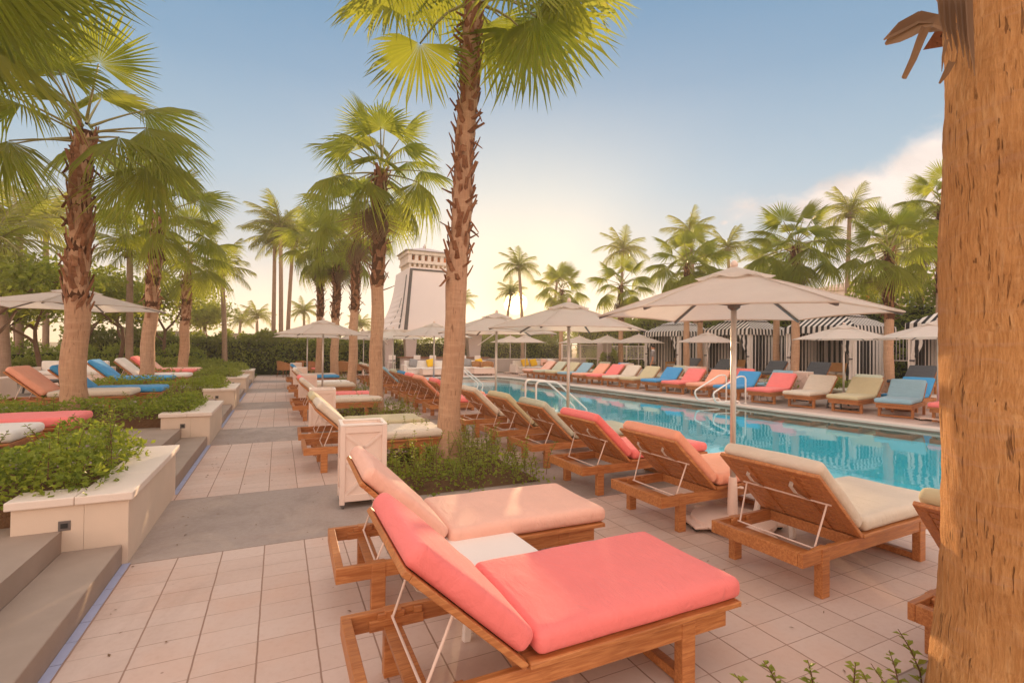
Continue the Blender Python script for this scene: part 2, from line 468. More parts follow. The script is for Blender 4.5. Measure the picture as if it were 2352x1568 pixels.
def barkmat():
    mt, nt, p, o = newmat('old_palm_bark')
    co = objco(nt)
    wob = nt.vmath('ADD', co, nt.vmath('MULTIPLY', nt.vmath('SUBTRACT', nt.noise(co, 4., 3., .5, 0., True), (.5, .5, .5)), (.035, .035, .12)))
    fib = nt.noise(nt.mapping(wob, scale=(130, 130, 9.)), 1., 5., .7, .15)
    pl = nt.noise(nt.mapping(wob, scale=(48, 48, 9.)), 1., 4., .6, .2)
    crn = nt.noise(nt.mapping(wob, scale=(78, 78, 4.2)), 1., 2., .5, .1)
    cr = nt.math('MULTIPLY', nt.smooth(crn, .62, .68), nt.smooth(nt.noise(co, 5., 4., .65), .38, .56))
    rg = nt.noise(nt.mapping(wob, scale=(3., 3., 30.)), 1., 5., .65, .4)
    bl = nt.noise(co, 3.1, 5., .65)
    c = nt.mix(nt.smooth(fib, .3, .7), rgb(178, 124, 72), rgb(208, 154, 98))
    c = nt.mix(nt.math('MULTIPLY', nt.smooth(pl, .5, .7), .45), c, rgb(222, 176, 124))
    c = nt.mix(nt.math('MULTIPLY', nt.smooth(rg, .5, .72), .52), c, rgb(196, 150, 114))
    c = nt.mix(nt.math('MULTIPLY', nt.smooth(bl, .5, .72), .4), c, rgb(152, 100, 56))
    c = nt.mix(nt.math('MULTIPLY', cr, .6), c, rgb(84, 50, 30))
    nt.put(p.inputs['Base Color'], c); p.inputs['Roughness'].default_value = .9; p.inputs['Specular IOR Level'].default_value = .15
    h = nt.math('ADD', nt.math('MULTIPLY', fib, .55), nt.math('SUBTRACT', nt.math('ADD', nt.math('MULTIPLY', pl, .8), nt.math('MULTIPLY', rg, .5)), nt.math('MULTIPLY', cr, .7)))
    bump(nt, p, h, .95, .016)
    return mt
M['near_trunk'] = barkmat()
M['coco_trunk'] = trunkmat('coconut_bark', rgb(168, 138, 116), rgb(104, 80, 64), rgb(196, 170, 150), ring=16., vert=False)
M['boot'] = trunkmat('leaf_base_bark', rgb(152, 104, 74), rgb(80, 50, 36), rgb(200, 152, 118), ring=5., bs=.8)
M['fibre'] = simple('trunk_fibre', rgb(92, 60, 42), .95, .35, 14., .9, 60., spec=.05, bdist=.02)
M['frond'] = leafmat('fan_frond_leaf', (.14, .17, .022), (.34, .34, .045), .58, .42, 1.1, tip=(.40, .30, .07))
M['frond_dry'] = leafmat('dry_frond_leaf', (.15, .085, .045), (.27, .16, .085), .2, .7, thru=(.35, .2, .1))
M['coco'] = leafmat('coconut_leaf', (.12, .125, .022), (.28, .24, .05), .48, .42, 1.0, tip=(.32, .2, .05))
M['petiole'] = simple('petiole', (.26, .22, .06), .5, .2, 6., .1)
M['shrub'] = leafmat('shrub_leaf', (.08, .14, .016), (.34, .38, .05), .46, .5, 2.2)
M['shrub_light'] = leafmat('bright_shrub_leaf', (.13, .19, .025), (.36, .36, .06), .4, .5, 2.)
M['hedge'] = leafmat('hedge_leaf', (.07, .115, .016), (.30, .30, .045), .46, .5, 1.3)
M['bamboo'] = leafmat('screen_leaf', (.11, .16, .022), (.36, .36, .055), .52, .5, .7)
M['tree_leaf'] = leafmat('tree_leaf', (.085, .13, .018), (.34, .33, .05), .55, .5, .9)
M['twig'] = simple('twig', rgb(110, 78, 56), .8, .2, 8.)
M['wicker'] = simple('wicker', rgb(172, 118, 72), .7, .25, 24., .5, 70.)
M['tan_wicker'] = simple('tan_wicker', rgb(224, 168, 108), .65, .15, 18., .4, 60.)
M['bar_wall'] = simple('bar_wall', rgb(200, 182, 176), .85, .05, 2., .15, 90.)
M['tower_wall'] = simple('tower_render', rgb(236, 222, 216), .85, .04, 1.5, .1, 60.)
M['tower_trim'] = simple('dark_trim', rgb(74, 70, 72), .7, .1, 4.)
M['teal'] = simple('teal_plastic', rgb(36, 170, 160), .35, .1, 4., 0.)
M['roof_metal'] = simple('roof_metal', rgb(190, 176, 170), .5, .1, 4.)
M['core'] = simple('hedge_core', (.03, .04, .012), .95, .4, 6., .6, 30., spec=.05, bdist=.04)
M['roof_tile'] = simple('pale_roof_tile', rgb(206, 178, 160), .85, .1, 4.)
M['far_wall'] = simple('far_wall', rgb(224, 206, 196), .9, .06, .6, .1)
M['window'] = simple('window_glass', rgb(120, 160, 190), .15, .2, .8, 0.)
M['terracotta'] = simple('terracotta', rgb(226, 130, 66), .8, .15, 5.)
M['skin'] = simple('skin', rgb(190, 130, 100), .6, .06, 8., .05)
M['shirt'] = fabric('grey_shirt', rgb(128, 120, 118))
M['trousers'] = fabric('dark_trousers', rgb(44, 42, 48))
M['hair'] = simple('dark_hair', rgb(44, 32, 26), .6, .2, 40., .3)
M['stripe_x'] = stripes('striped_canvas_across', 'X', .115)
M['stripe_y'] = stripes('striped_canvas_along', 'Y', .115)
M['lawn'] = simple('ground_earth', rgb(120, 104, 74), .95, .3, 1., .5, 20., spec=.05)

def watermat():
    mt, nt, p, o = newmat('pool_water')
    L = nt.nt.links
    nt.nt.nodes.remove(p)
    co = objco(nt)
    b = nt.n('ShaderNodeBump'); b.inputs['Strength'].default_value = .05; b.inputs['Distance'].default_value = .05
    nt.put(b.inputs['Height'], nt.math('ADD', nt.noise(nt.mapping(co, scale=(1., 1.6, 1.)), 1.6, 3., .5, .4), nt.math('MULTIPLY', nt.noise(co, 6., 2., .5), .2)))
    fr = nt.n('ShaderNodeFresnel'); fr.inputs[0].default_value = 1.4; L.new(b.outputs[0], fr.inputs['Normal'])
    gl = nt.n('ShaderNodeBsdfGlossy'); gl.inputs['Roughness'].default_value = .015; L.new(b.outputs[0], gl.inputs['Normal'])
    gl.inputs['Color'].default_value = (1, 1, 1, 1)
    tr = nt.n('ShaderNodeBsdfTransparent'); tr.inputs[0].default_value = (.62, .93, .96, 1)
    gm = nt.n('ShaderNodeNewGeometry')   # no mirror on the under side of the sheet
    ms = nt.n('ShaderNodeMixShader'); nt.put(ms.inputs[0], nt.math('MULTIPLY', fr.outputs[0], nt.math('SUBTRACT', 1., gm.outputs['Backfacing'])))
    L.new(tr.outputs[0], ms.inputs[1]); L.new(gl.outputs[0], ms.inputs[2]); L.new(ms.outputs[0], o.inputs[0])
    return mt
M['water'] = watermat()


# ------------------------------------------------------------------ setting: ground, deck, pool, terraces
POOL_FAR = [(13.3, -5.), (13.1, 2.), (12.75, 6.), (12.45, 9.), (12.3, 12.), (12.0, 15.), (11.75, 18.), (11.6, 21.5), (11.45, 24.)]
POOL = [(5.75, -5.)] + POOL_FAR + [(11.1, 25.1), (10.4, 25.45), (8.2, 25.45), (7.1, 25.1), (6.2, 24.), (5.75, 22.)]
def offset_poly(poly, d):
    """outward offset of a counter-clockwise outline"""
    n = len(poly); outp = []
    for i in range(n):
        p0, p1, p2 = (Vector(poly[(i + k - 1) % n]) for k in range(3))
        a = (p1 - p0).normalized(); b = (p2 - p1).normalized()
        na, nb = Vector((a.y, -a.x)), Vector((b.y, -b.x))
        nn = (na + nb).normalized(); outp.append(tuple(p1 + nn * d / max(.3, nn.dot(na))))
    return outp
def sheet(name, outer, hole, z, mat):
    polys = [[Vector((*p, z)) for p in outer]] + ([[Vector((*p, z)) for p in hole]] if hole else [])
    flat = [v for pl in polys for v in pl]
    tris = mgeo.tessellate_polygon(polys)
    mb = MB()
    fs = []
    for t in tris:
        a, b, c = (flat[i] for i in t)
        fs.append(t if (b - a).cross(c - a).z > 0 else (t[0], t[2], t[1]))
    mb.add(flat, fs)
    o = mb.build(name, mat); return tag(o, kind='structure')
COPE = offset_poly(POOL, .42)
sheet('ground', [(-1500, -800), (1500, -800), (1500, 2500), (-1500, 2500)], offset_poly(POOL, .2), -.06, M['lawn'])
sheet('pool_deck', [(-1.03, -8), (17.7, -8), (17.7, 29.4), (-1.03, 29.4)], COPE, 0., M['paving'])
def ring(mb, inner, outer, z0, z1):
    n = len(inner)
    for i in range(n):
        j = (i + 1) % n
        mb.add([(*inner[i], z1), (*inner[j], z1), (*outer[j], z1), (*outer[i], z1)], [(0, 3, 2, 1)])
        mb.add([(*inner[i], z0), (*inner[j], z0), (*inner[j], z1), (*inner[i], z1)], [(0, 1, 2, 3)])
        mb.add([(*outer[i], z0), (*outer[j], z0), (*outer[j], z1), (*outer[i], z1)], [(0, 3, 2, 1)])
mb = MB(); ring(mb, offset_poly(POOL, -.03), COPE, -.04, .006)
tag(mb.build('pool_coping', M['coping']), kind='structure')
mb = MB(); n = len(POOL)
for i in range(n):
    j = (i + 1) % n
    mb.add([(*POOL[i], -.32), (*POOL[j], -.32), (*POOL[j], -.03), (*POOL[i], -.03)], [(0, 1, 2, 3)])
tag(mb.build('pool_waterline', M['waterline']), kind='structure')
mb = MB()
for i in range(n):
    j = (i + 1) % n
    mb.add([(*POOL[i], -1.3), (*POOL[j], -1.3), (*POOL[j], -.32), (*POOL[i], -.32)], [(0, 1, 2, 3)])
mb.add([(*p, -1.3) for p in POOL], [tuple(range(n))])
# dark lane lines on the floor
tag(mb.build('pool_basin', M['plaster']), kind='structure')
mb = MB()
for y in (4.5, 9.5, 14.5, 19.5): mb.box(6.2, 11.6, y - .06, y + .06, -1.296, -1.29)
tag(mb.build('pool_floor_lines', M['tower_trim']), kind='structure')
wat = sheet('pool_water', offset_poly(POOL, -.001), None, -.075, M['water'])

# garden terrace on the left of the path, two steps up
TERR = .3
mb = MB(); mb.box(-16, -1.385, -8, 29.6, -.05, TERR)
tag(mb.build('garden_terrace', M['step']), kind='structure')
gaps = [(-8, -.2), (1.75, 4.56), (6.42, 9.32), (11.18, 14.08), (15.94, 18.84), (20.7, 23.6), (25.46, 29.4)]
for y0, y1 in gaps[:6]:
    mb = MB(); mb.box(-1.384, -1.032, y0 + .002, y1 - .002, -.05, .15, bev=.008)
    tag(mb.build('garden_step', M['step']), kind='structure')
mb = MB()
for y0, y1 in gaps[:6]:
    k = int((y1 - y0) / .205)
    for i in range(k):
        a, b = y0 + (y1 - y0) * i / k + .003, y0 + (y1 - y0) * (i + 1) / k - .003
        mb.box(-1.03, -.98, a, b, .0, .004 + .001 * (i % 2))
tag(mb.build('path_border', M['blue_tile']), kind='structure')
# cabana terrace on the right
CT = .3
mb = MB(); mb.box(17.7, 26., -8, 31., -.05, CT, bev=.02)
tag(mb.build('cabana_terrace', M['coping']), kind='structure')


# ------------------------------------------------------------------ leaves
def leaf(mb_v, mb_f, p, d, nrm, L, Wd, fold=.25):
    """a pointed leaf from p along d"""
    s = nrm.cross(d)
    if s.length < 1e-4: s = Vector((1, 0, 0))
    s.normalize(); nrm = d.cross(s)
    o = len(mb_v)
    mid = p + d * (L * .5) - nrm * (L * .02)
    mb_v += [p, mid + s * (Wd * .5) + nrm * (Wd * fold), p + d * L - nrm * (L * .12), mid - s * (Wd * .5) + nrm * (Wd * fold)]
    mb_f += [(o, o + 1, o + 2), (o, o + 2, o + 3)]
def rdir(r):
    z = r.uniform(-1, 1); a = r.uniform(0, 2 * pi); q = sqrt(1 - z * z)
    return Vector((q * cos(a), q * sin(a), z))
def leaf_mesh(name, mat, pts, size, r, up=.5, ratio=.5, outd=None):
    vs, fs = [], []
    for p in pts:
        d = rdir(r); d.z += .15; d.normalize()
        nrm = (rdir(r) + Vector((0, 0, up))).normalized()
        L = size * r.uniform(.6, 1.35)
        leaf(vs, fs, Vector(p), d, nrm, L, L * ratio * r.uniform(.8, 1.2))
    me = bpy.data.meshes.new(name); me.from_pydata([tuple(v) for v in vs], [], fs); me.materials.append(mat); me.update()
    return me
def vnoise(x, y, z=0.):
    from mathutils import noise as mn
    return mn.noise(Vector((x, y, z)))
def mound_pts(r, n, x0, x1, y0, y1, z0, h, amp=.35, freq=1.3, edge=.25):
    """leaf positions over a bed: an uneven mound, thick towards its surface"""
    out = []
    while len(out) < n:
        x = r.uniform(x0, x1); y = r.uniform(y0, y1)
        e = min(x - x0, x1 - x, y - y0, y1 - y)
        hh = h * (1 + amp * 2 * vnoise(x * freq, y * freq, 3.1)) * min(1., .45 + e / edge)
        if hh <= .02: continue
        u = 1 - r.random() ** 2 * .9
        out.append((x + r.gauss(0, .03), y + r.gauss(0, .03), z0 + hh * u))
    return out
def sprigs(mb, vs, fs, r, spots, hmin, hmax, L):
    """upright leafy shoots sticking out of a bed"""
    for x, y, z in spots:
        h = r.uniform(hmin, hmax); a = r.uniform(0, 2 * pi); lean = r.uniform(.05, .5)
        pts = [Vector((x + cos(a) * lean * h * t * t, y + sin(a) * lean * h * t * t, z + h * t)) for t in (0, .35, .7, 1)]
        mb.tube(pts, [.004, .0035, .003, .0015], 4, cap=False, mi=1)
        k = int(5 + h * 16)
        for i in range(k):
            t = .15 + .85 * i / k
            f = t * 3; q = min(int(f), 2); p = pts[q].lerp(pts[q + 1], f - q)
            for s in (0, pi):
                b = a + i * 1.2 + s + r.uniform(-.4, .4)
                d = Vector((cos(b), sin(b), r.uniform(.1, .7))).normalized()
                leaf(vs, fs, p, d, (Vector((0, 0, 1)) + rdir(r) * .4).normalized(), L * r.uniform(.7, 1.3) * (1.1 - .5 * t), L * .5)
def bed_plants(name, label, cat, mat, boxes, n, size, r, spn=0, sph=(.2, .45), stuff=True, group=None, sprigspots=None, amp=.35, freq=1.3):
    vs, fs = [], []; mb = MB()
    for (x0, x1, y0, y1, z0, h), share in boxes:
        for p in mound_pts(r, int(n * share), x0, x1, y0, y1, z0, h, amp, freq):
            d = rdir(r); d.z = abs(d.z) * .8; d.normalize()
            L = size * r.uniform(.6, 1.3)
            leaf(vs, fs, Vector(p), d, (Vector((0, 0, .8)) + rdir(r)).normalized(), L, L * r.uniform(.45, .7))
        sprigs(mb, vs, fs, r, [(r.uniform(x0, x1), r.uniform(y0, y1), z0 + h * .4) for _ in range(int(spn * share))], *sph, size)
    if sprigspots: sprigs(mb, vs, fs, r, sprigspots, *sph, size)
    mb.add(vs, fs, 0)
    o = mb.build(name, [mat, M['twig']])
    return tag(o, label, cat, group, 'stuff' if stuff else None)


# ------------------------------------------------------------------ stepped planters along the path
ords = ['nearest', 'second', 'third', 'fourth', 'farthest']
for k in range(5):
    y0 = 4.56 + 4.76 * k; y1 = y0 + 1.86; zt = .54
    t = thing('garden_planter', '%s of the five rendered planter walls along the left of the path' % ords[k], 'planter', (-1.0, y0, 0), group='planter walls along the path')
    mb = MB()
    mb.box(-.26, 0, 0, 1.86, -.05, zt - .062)
    mb.box(-.66, -.262, 0, .22, -.05, zt - .062); mb.box(-.66, -.262, 1.64, 1.86, -.05, zt - .062)
    mb.build('wall', M['stucco'], t)
    mb = MB()
    mb.box(-.31, .03, -.03, .62, zt - .06, zt, bev=.008); mb.box(-.31, .03, .623, 1.25, zt - .06, zt, bev=.008); mb.box(-.31, .03, 1.253, 1.89, zt - .06, zt, bev=.008)
    mb.box(-.69, -.313, -.03, .25, zt - .06, zt, bev=.008); mb.box(-.69, -.313, 1.61, 1.89, zt - .06, zt, bev=.008)
    mb.build('cap', M['stucco_cap'], t)
    mb = MB(); mb.box(-.405, -.335, -.006, .01, .30, .37, bev=.003)
    sl = mb.build('step_light', M['dark_metal'], t)
    mb = MB(); mb.box(-.39, -.35, -.009, -.004, .318, .352)
    mb.build('lens', M['black'], sl)
    mb = MB(); mb.box(-4.3, -1.262, y0 + .222, y1 - .222, TERR - .1, TERR + .14)
    tag(mb.build('planting_soil', M['soil']), kind='structure')
    r = random.Random(40 + k)
    bed_plants('ground_cover', 'low green leafy ground cover filling the bed behind the %s planter wall' % ords[k], 'ground cover', M['shrub'] if k < 3 else M['shrub_light'],
               [((-4.4, -1.3, y0 + .05, y1 - .15, TERR + .1, .26 if k < 2 else .32), .8), ((-1.95, -1.2, y0 + .1, y1 - .2, TERR + .2, .34 if k == 0 else .22), .2 if k else .34)],
               (5200, 4600, 3400, 2600, 2200)[k], (.055, .06, .07, .08, .09)[k], r, (46, 30, 18, 12, 8)[k], (.16, .42) if k == 0 else (.15, .4))

# planting beds between the loungers, level with the deck
BEDS = [(1.25, 2.95, 5.35, 7.6, 'at the foot of the tall palm beside the pink lounger'), (1.35, 2.85, 11.1, 12.7, 'around the second palm along the loungers'), (1.35, 2.9, 16.4, 18.2, 'around the third palm along the loungers'), (1.2, 2.9, 21.4, 25.6, 'around the pair of palms by the wicker tables')]
for i, (x0, x1, y0, y1, wh) in enumerate(BEDS):
    mb = MB(); mb.add([(x0, y0, .005), (x1, y0, .005), (x1, y1, .005), (x0, y1, .005)], [(0, 1, 2, 3)])
    tag(mb.build('planting_soil', M['soil']), kind='structure')
    r = random.Random(70 + i)
    bed_plants('bed_plants', 'loose leafy green shrubs ' + wh, 'shrubs', M['shrub'],
               [((x0 - .1, x1 + .1, y0 - .12, y1 + .1, 0., (.16, .17, .18, .22)[i]), 1.)], (1900, 900, 700, 600)[i], (.055, .055, .06, .07)[i], r, (170, 50, 18, 10)[i], (.16, .52), amp=.95, freq=2.4)
# bed under the near palm, bottom right
mb = MB(); mb.add([(1.95, .35, .006), (3.6, -.2, .006), (4.2, .75, .006), (2.6, 1.02, .006)], [(0, 1, 2, 3)])
tag(mb.build('planting_soil', M['soil']), kind='structure')

# fallen leaves and bits on the paving
r = random.Random(77); vs, fs = [], []
for _ in range(230):
    y = r.uniform(.5, 16) ** 1.0; x = r.choice((r.uniform(-.9, .4), r.uniform(-.95, -.5), r.uniform(.3, 3.1), r.uniform(2.6, 3.2)))
    a = r.uniform(0, 6.28); leaf(vs, fs, Vector((x, y, .006)), Vector((cos(a), sin(a), r.uniform(0, .25))).normalized(), Vector((r.uniform(-.2, .2), r.uniform(-.2, .2), 1)), r.uniform(.012, .04), r.uniform(.006, .016), .1)
mb = MB(); mb.add(vs, fs); tag(mb.build('fallen_leaves', M['frond_dry']), 'small dry leaves and bits scattered over the paving', 'leaves', None, 'stuff')


# ------------------------------------------------------------------ palms
def fan_blade(vs, fs, hub, X, Zn, R, r, n=40, half=1.95, droop=.3, fold=.12, hang=.25, sec=3):
    Y = Zn.cross(X).normalized(); X = X.normalized(); Z = X.cross(Y)
    dl = half / n
    def P(rr, a, dz=0.):
        q = rr / R
        z = -droop * R * q * q * (1 - .35 * cos(a)) - fold * abs(sin(a)) * rr + dz
        return hub + X * (rr * cos(a)) + Y * (rr * sin(a)) + Z * z
    for i in range(n):
        a = -half + (2 * i + 1) * dl + r.uniform(-.012, .012)
        Ri = R * (.74 + .26 * cos(a * .75)) * r.uniform(.9, 1.05)
        hg = hang * R * r.random() ** 2
        w1, w2 = dl * 1.0, dl * .40
        r0, r1 = Ri * r.uniform(.42, .55), Ri * .78
        tw = r.uniform(-.03, .03)
        o = len(vs)
        rid = .028 * R
        vs += [P(.02 * R, a), P(r0, a - w1), P(r0, a, rid), P(r0, a + w1), P(r1, a - w2 + tw, -hg * .3), P(r1, a + tw, rid * .6 - hg * .3), P(r1, a + w2 + tw, -hg * .3), P(Ri, a + 2 * tw, -hg)]
        fs += [(o, o + 1, o + 2), (o, o + 2, o + 3), (o + 1, o + 4, o + 5, o + 2), (o + 2, o + 5, o + 6, o + 3), (o + 4, o + 7, o + 5), (o + 5, o + 7, o + 6)]
def fan_frond_mesh(name, seed, pet=.95, R=1., droop=.3, hang=.25, mat=None, n=48, curl=.25, fold=.12, half=1.95):
    r = random.Random(seed); mb = MB(); vs, fs = [], []
    pts = [Vector((pet * t, 0, -.12 * curl * t * t * pet)) for t in (0, .33, .66, 1)]
    mb.tube(pts, [.028, .02, .016, .012], 5, cap=False, mi=1)
    X = Vector((1, 0, -.25 * curl)).normalized()
    fan_blade(vs, fs, pts[-1], X, Vector((0, 0, 1)), R, r, n, half, droop, fold, hang)
    mb.add(vs, fs, 0)
    return mb.mesh(name, [mat or M['frond'], M['petiole']])
FRONDS = {'up': [fan_frond_mesh('frond', 10 + k, droop=.16 + .05 * k, hang=.14, fold=.10 + .08 * k) for k in range(3)],
          'mid': [fan_frond_mesh('frond', 20 + k, droop=.34 + .10 * k, hang=.34, fold=.22 + .12 * k, curl=.7) for k in range(4)],
          'low': [fan_frond_mesh('frond', 30 + k, droop=.5 + .15 * k, hang=.5, fold=.35 + .15 * k, curl=1.1) for k in range(3)],
          'dry': [fan_frond_mesh('frond', 40 + k, R=.75, droop=.9, hang=.5, fold=.8, curl=1.3, mat=M['frond_dry']) for k in range(2)]}
def frond_matrix(az, el, s, roll=0., org=(0, 0, 0)):
    X = Vector((cos(el) * cos(az), cos(el) * sin(az), sin(el)))
    Y = Vector((-sin(az), cos(az), 0)); Z = X.cross(Y)
    m = Matrix((X, Y, Z)).transposed() @ Matrix.Rotation(roll, 3, 'X')
    m = (m * s).to_4x4(); m.translation = Vector(org); return m
def crown_plan(r, n, s, top=1.35, low=-.75, dry=2):
    """(kind, matrix) of every frond of one crown, from the spear leaves down"""
    plan = []
    a0 = r.uniform(0, 6.28)
    for i in range(n):
        t = (i + .5) / n
        el = top + (low - top) * t ** .8 + r.uniform(-.12, .12)
        az = a0 + i * 2.39996 + r.uniform(-.25, .25)
        kind = 'up' if el > .75 else ('mid' if el > -.1 else 'low')
        if i >= n - dry: kind = 'dry'; el -= .4
        rad = .07 + .05 * t
        plan.append((kind, frond_matrix(az, el, s * r.uniform(.86, 1.1) * (1. if kind != 'up' else .95), r.uniform(-.35, .35), (rad * cos(az), rad * sin(az), .25 - .5 * t))))
    return plan
def merged_crown(seed, n, s, **kw):
    r = random.Random(seed); mb = MB()
    for kind, mt in crown_plan(r, n, s, **kw):
        me = r.choice(FRONDS[kind])
        vs = [mt @ v.co for v in me.vertices]
        for p in me.polygons: pass
        o = len(mb.v); mb.v += [tuple(v) for v in vs]
        dryk = 2 if kind == 'dry' else 0
        mb.f += [tuple(i + o for i in p.vertices) for p in me.polygons]
        mb.mi += [1 if p.material_index else dryk for p in me.polygons]
    return mb.mesh('crown', [M['frond'], M['petiole'], M['frond_dry']])
FAN_CROWNS = [merged_crown(300 + k, 19 + 2 * k, 1.) for k in range(3)]

def trunk_path(h, lean, r, k=10):
    a = r.uniform(0, 6.28)
    return [Vector((lean[0] * (i / k) ** 1.2 + .02 * sin(i * 1.3 + a), lean[1] * (i / k) ** 1.2 + .02 * cos(i * 1.1 + a), h * i / k)) for i in range(k + 1)]
def along(path, t):
    f = min(max(t, 0), .9999) * (len(path) - 1); i = int(f); return path[i].lerp(path[i + 1], f - i)
def fan_palm(label, loc, h, rad, boot_from, crown=('fronds', 26), s=1., seed=1, lean=(0, 0), boots=None, mat='trunk', group=None, flare=1.45, dry=2, low=-.75, rboot=None, hug=1.):
    """trunk smooth below, clad in old cut leaf bases above, fan crown on top"""
    r = random.Random(seed)
    t = thing('fan_palm', label, 'palm tree', loc, group=group)
    path = trunk_path(h, lean, r, 16)
    rs = []
    for i, p in enumerate(path):
        q = p.z / h
        rs.append(rad * (1 + (flare - 1) * max(0, 1 - p.z / .55) ** 2) * (1 - .22 * q) + .006 * sin(i * 2.3))
    mb = MB()
    path2 = [Vector((path[0].x, path[0].y, -.05))] + path; rs2 = [rs[0] * 1.02] + rs
    if mat == 'near_trunk':
        n_, k_ = 72, 150; V = []
        for i in range(k_ + 1):
            z = -.05 + (h + .05) * i / k_; c = along(path, max(z, 0) / h); R0 = rad * (1 + (flare - 1) * max(0, 1 - z / .55) ** 2) * (1 - .22 * z / h)
            for j in range(n_):
                a = 2 * pi * j / n_
                d = .010 * vnoise(cos(a) * 1.6, sin(a) * 1.6, z * 2.2) + .006 * vnoise(cos(a) * 6, sin(a) * 6, z * 5.) + .004 * vnoise(cos(a) * 16, sin(a) * 16, z * 4.) + .004 * vnoise(3., 1., z * 16)
                V.append((c.x + (R0 + d) * cos(a), c.y + (R0 + d) * sin(a), z))
        mb.add(V, [(i * n_ + j, i * n_ + (j + 1) % n_, (i + 1) * n_ + (j + 1) % n_, (i + 1) * n_ + j) for i in range(k_) for j in range(n_)])
    else:
        mb.tube(path2, rs2, 20)
    mb.build('trunk', M[mat], t, smooth=True)
    # sheath of leaf bases
    mb = MB(); zs = boot_from
    rb = rboot or rad * .98
    k = 12
    core = [along(path, (zs + (h - zs) * i / k) / h) for i in range(k + 1)]
    mb.tube(core, [rb * (.84 if i == 0 else (1.0 + .06 * sin(i * 2.1)) * (1 - .12 * i / k)) for i in range(k + 1)], 14, mi=1)
    nb = boots or int((h - zs) * 30)
    for i in range(nb):
        q = (i + r.random() * .6) / nb; z = zs + (h - zs) * q * .99
        a = i * 2.39996 + r.uniform(-.3, .3)
        c = along(path, z / h); R0 = rb * (1 - .12 * q) * .95
        o = Vector((cos(a), sin(a), 0)); sd = Vector((-sin(a), cos(a), 0))
        L = r.uniform(.15, .29) * (rb / .17) ** .5; wd = rb * r.uniform(.5, .85)
        tilt = r.uniform(.12, .5) * hug if r.random() > .16 * hug else r.uniform(.7, 1.3) * hug
        if r.random() < .1: tilt = -r.uniform(.3, .9) + pi
        up = (Vector((0, 0, 1)) * cos(tilt) + o * sin(tilt) + sd * r.uniform(-.45, .45)).normalized()
        th = .018
        b = c + o * R0
        n2 = up.cross(sd).normalized()
        if n2.dot(o) < 0: n2 = -n2
        tw = wd * r.uniform(.45, .8)
        V = []
        for (u, ww, tt) in ((-.25, wd, th), (.45, wd * .75, th * .9), (1., tw, th * .5)):
            e = b + up * (L * u) + n2 * (.012 if u > .4 else 0)
            V += [e - sd * (ww / 2) - n2 * tt * .2, e - sd * (ww * .1) + n2 * tt, e + sd * (ww / 2) - n2 * tt * .2, e - n2 * tt * .6]
        mb.add(V, [(0, 1, 5, 4), (1, 2, 6, 5), (2, 3, 7, 6), (3, 0, 4, 7), (4, 5, 9, 8), (5, 6, 10, 9), (6, 7, 11, 10), (7, 4, 8, 11), (8, 9, 10, 11)], 0)
    mb.build('leaf_bases', [M['boot'], M['fibre']], t)
    top = path[-1]
    if crown[0] == 'fronds':
        for kind, mt in crown_plan(r, crown[1], s, dry=dry, low=low):
            mt = mt.copy(); mt.translation = mt.translation * s + top
            part('frond', r.choice(FRONDS[kind]), t, mt)
    elif crown[0] == 'merged':
        cr = part('crown', FAN_CROWNS[seed % 3], t, Matrix.Translation(top) @ Matrix.Rotation(seed * 1.7, 4, 'Z') @ Matrix.Scale(s, 4))
    return t, top
def free_frond(t, root, hub, X, Zn, R, seed, n=40, droop=.3, hang=.3, fold=.15, half=1.95, mat='frond'):
    """one frond whose stalk runs from the crown to a given place (all in the palm's own space)"""
    r = random.Random(seed); mb = MB(); vs, fs = [], []
    mid = (root + hub) / 2 + Vector((0, 0, .12 * (hub - root).length))
    pts = [root, root.lerp(mid, .5) + Vector((0, 0, .03)), mid, mid.lerp(hub, .5) + Vector((0, 0, .03)), hub]
    mb.tube(pts, [.03, .024, .02, .016, .012], 6, cap=False, mi=1)
    fan_blade(vs, fs, hub, X.normalized(), Zn.normalized(), R, r, n, half, droop, fold, hang)
    mb.add(vs, fs, 0)
    return mb.build('frond', [M[mat], M['petiole']], t)

# coconut palms: feathered fronds on slim ringed trunks
def coco_frond(vs, fs, mt, r, L=2., n=26, arch=.9, lw=.42, drop=.5):
    pts = []
    for i in range(n + 1):
        t = i / n
        pts.append(Vector((L * t * (1 - .18 * arch * t), 0, L * (.25 * arch * t - .62 * arch * t * t))))
    for i in range(2, n + 1):
        t = i / n; p = pts[i]; d = (pts[i] - pts[i - 1]).normalized()
        ll = lw * L * (sin(pi * min(1, t * .92 + .06)) ** .6) * r.uniform(.85, 1.1)
        for s in (-1, 1):
            side = Vector((0, s, 0)); up = d.cross(side) * s
            q = (d * (.55 + .4 * t) + side * (1 - .45 * t) - Vector((0, 0, drop * r.uniform(.5, 1.3)))).normalized()
            w = d * (.026 * L * .6)
            o = len(vs)
            mid = p + q * ll * .55 - Vector((0, 0, .0)); tipp = p + q * ll - Vector((0, 0, ll * .28 * drop * 2))
            vs += [mt @ (p - w), mt @ (mid - w * .8), mt @ tipp, mt @ (mid + w * .8), mt @ (p + w)]
            fs += [(o, o + 1, o + 3, o + 4), (o + 1, o + 2, o + 3)]
    return [mt @ p for p in pts]
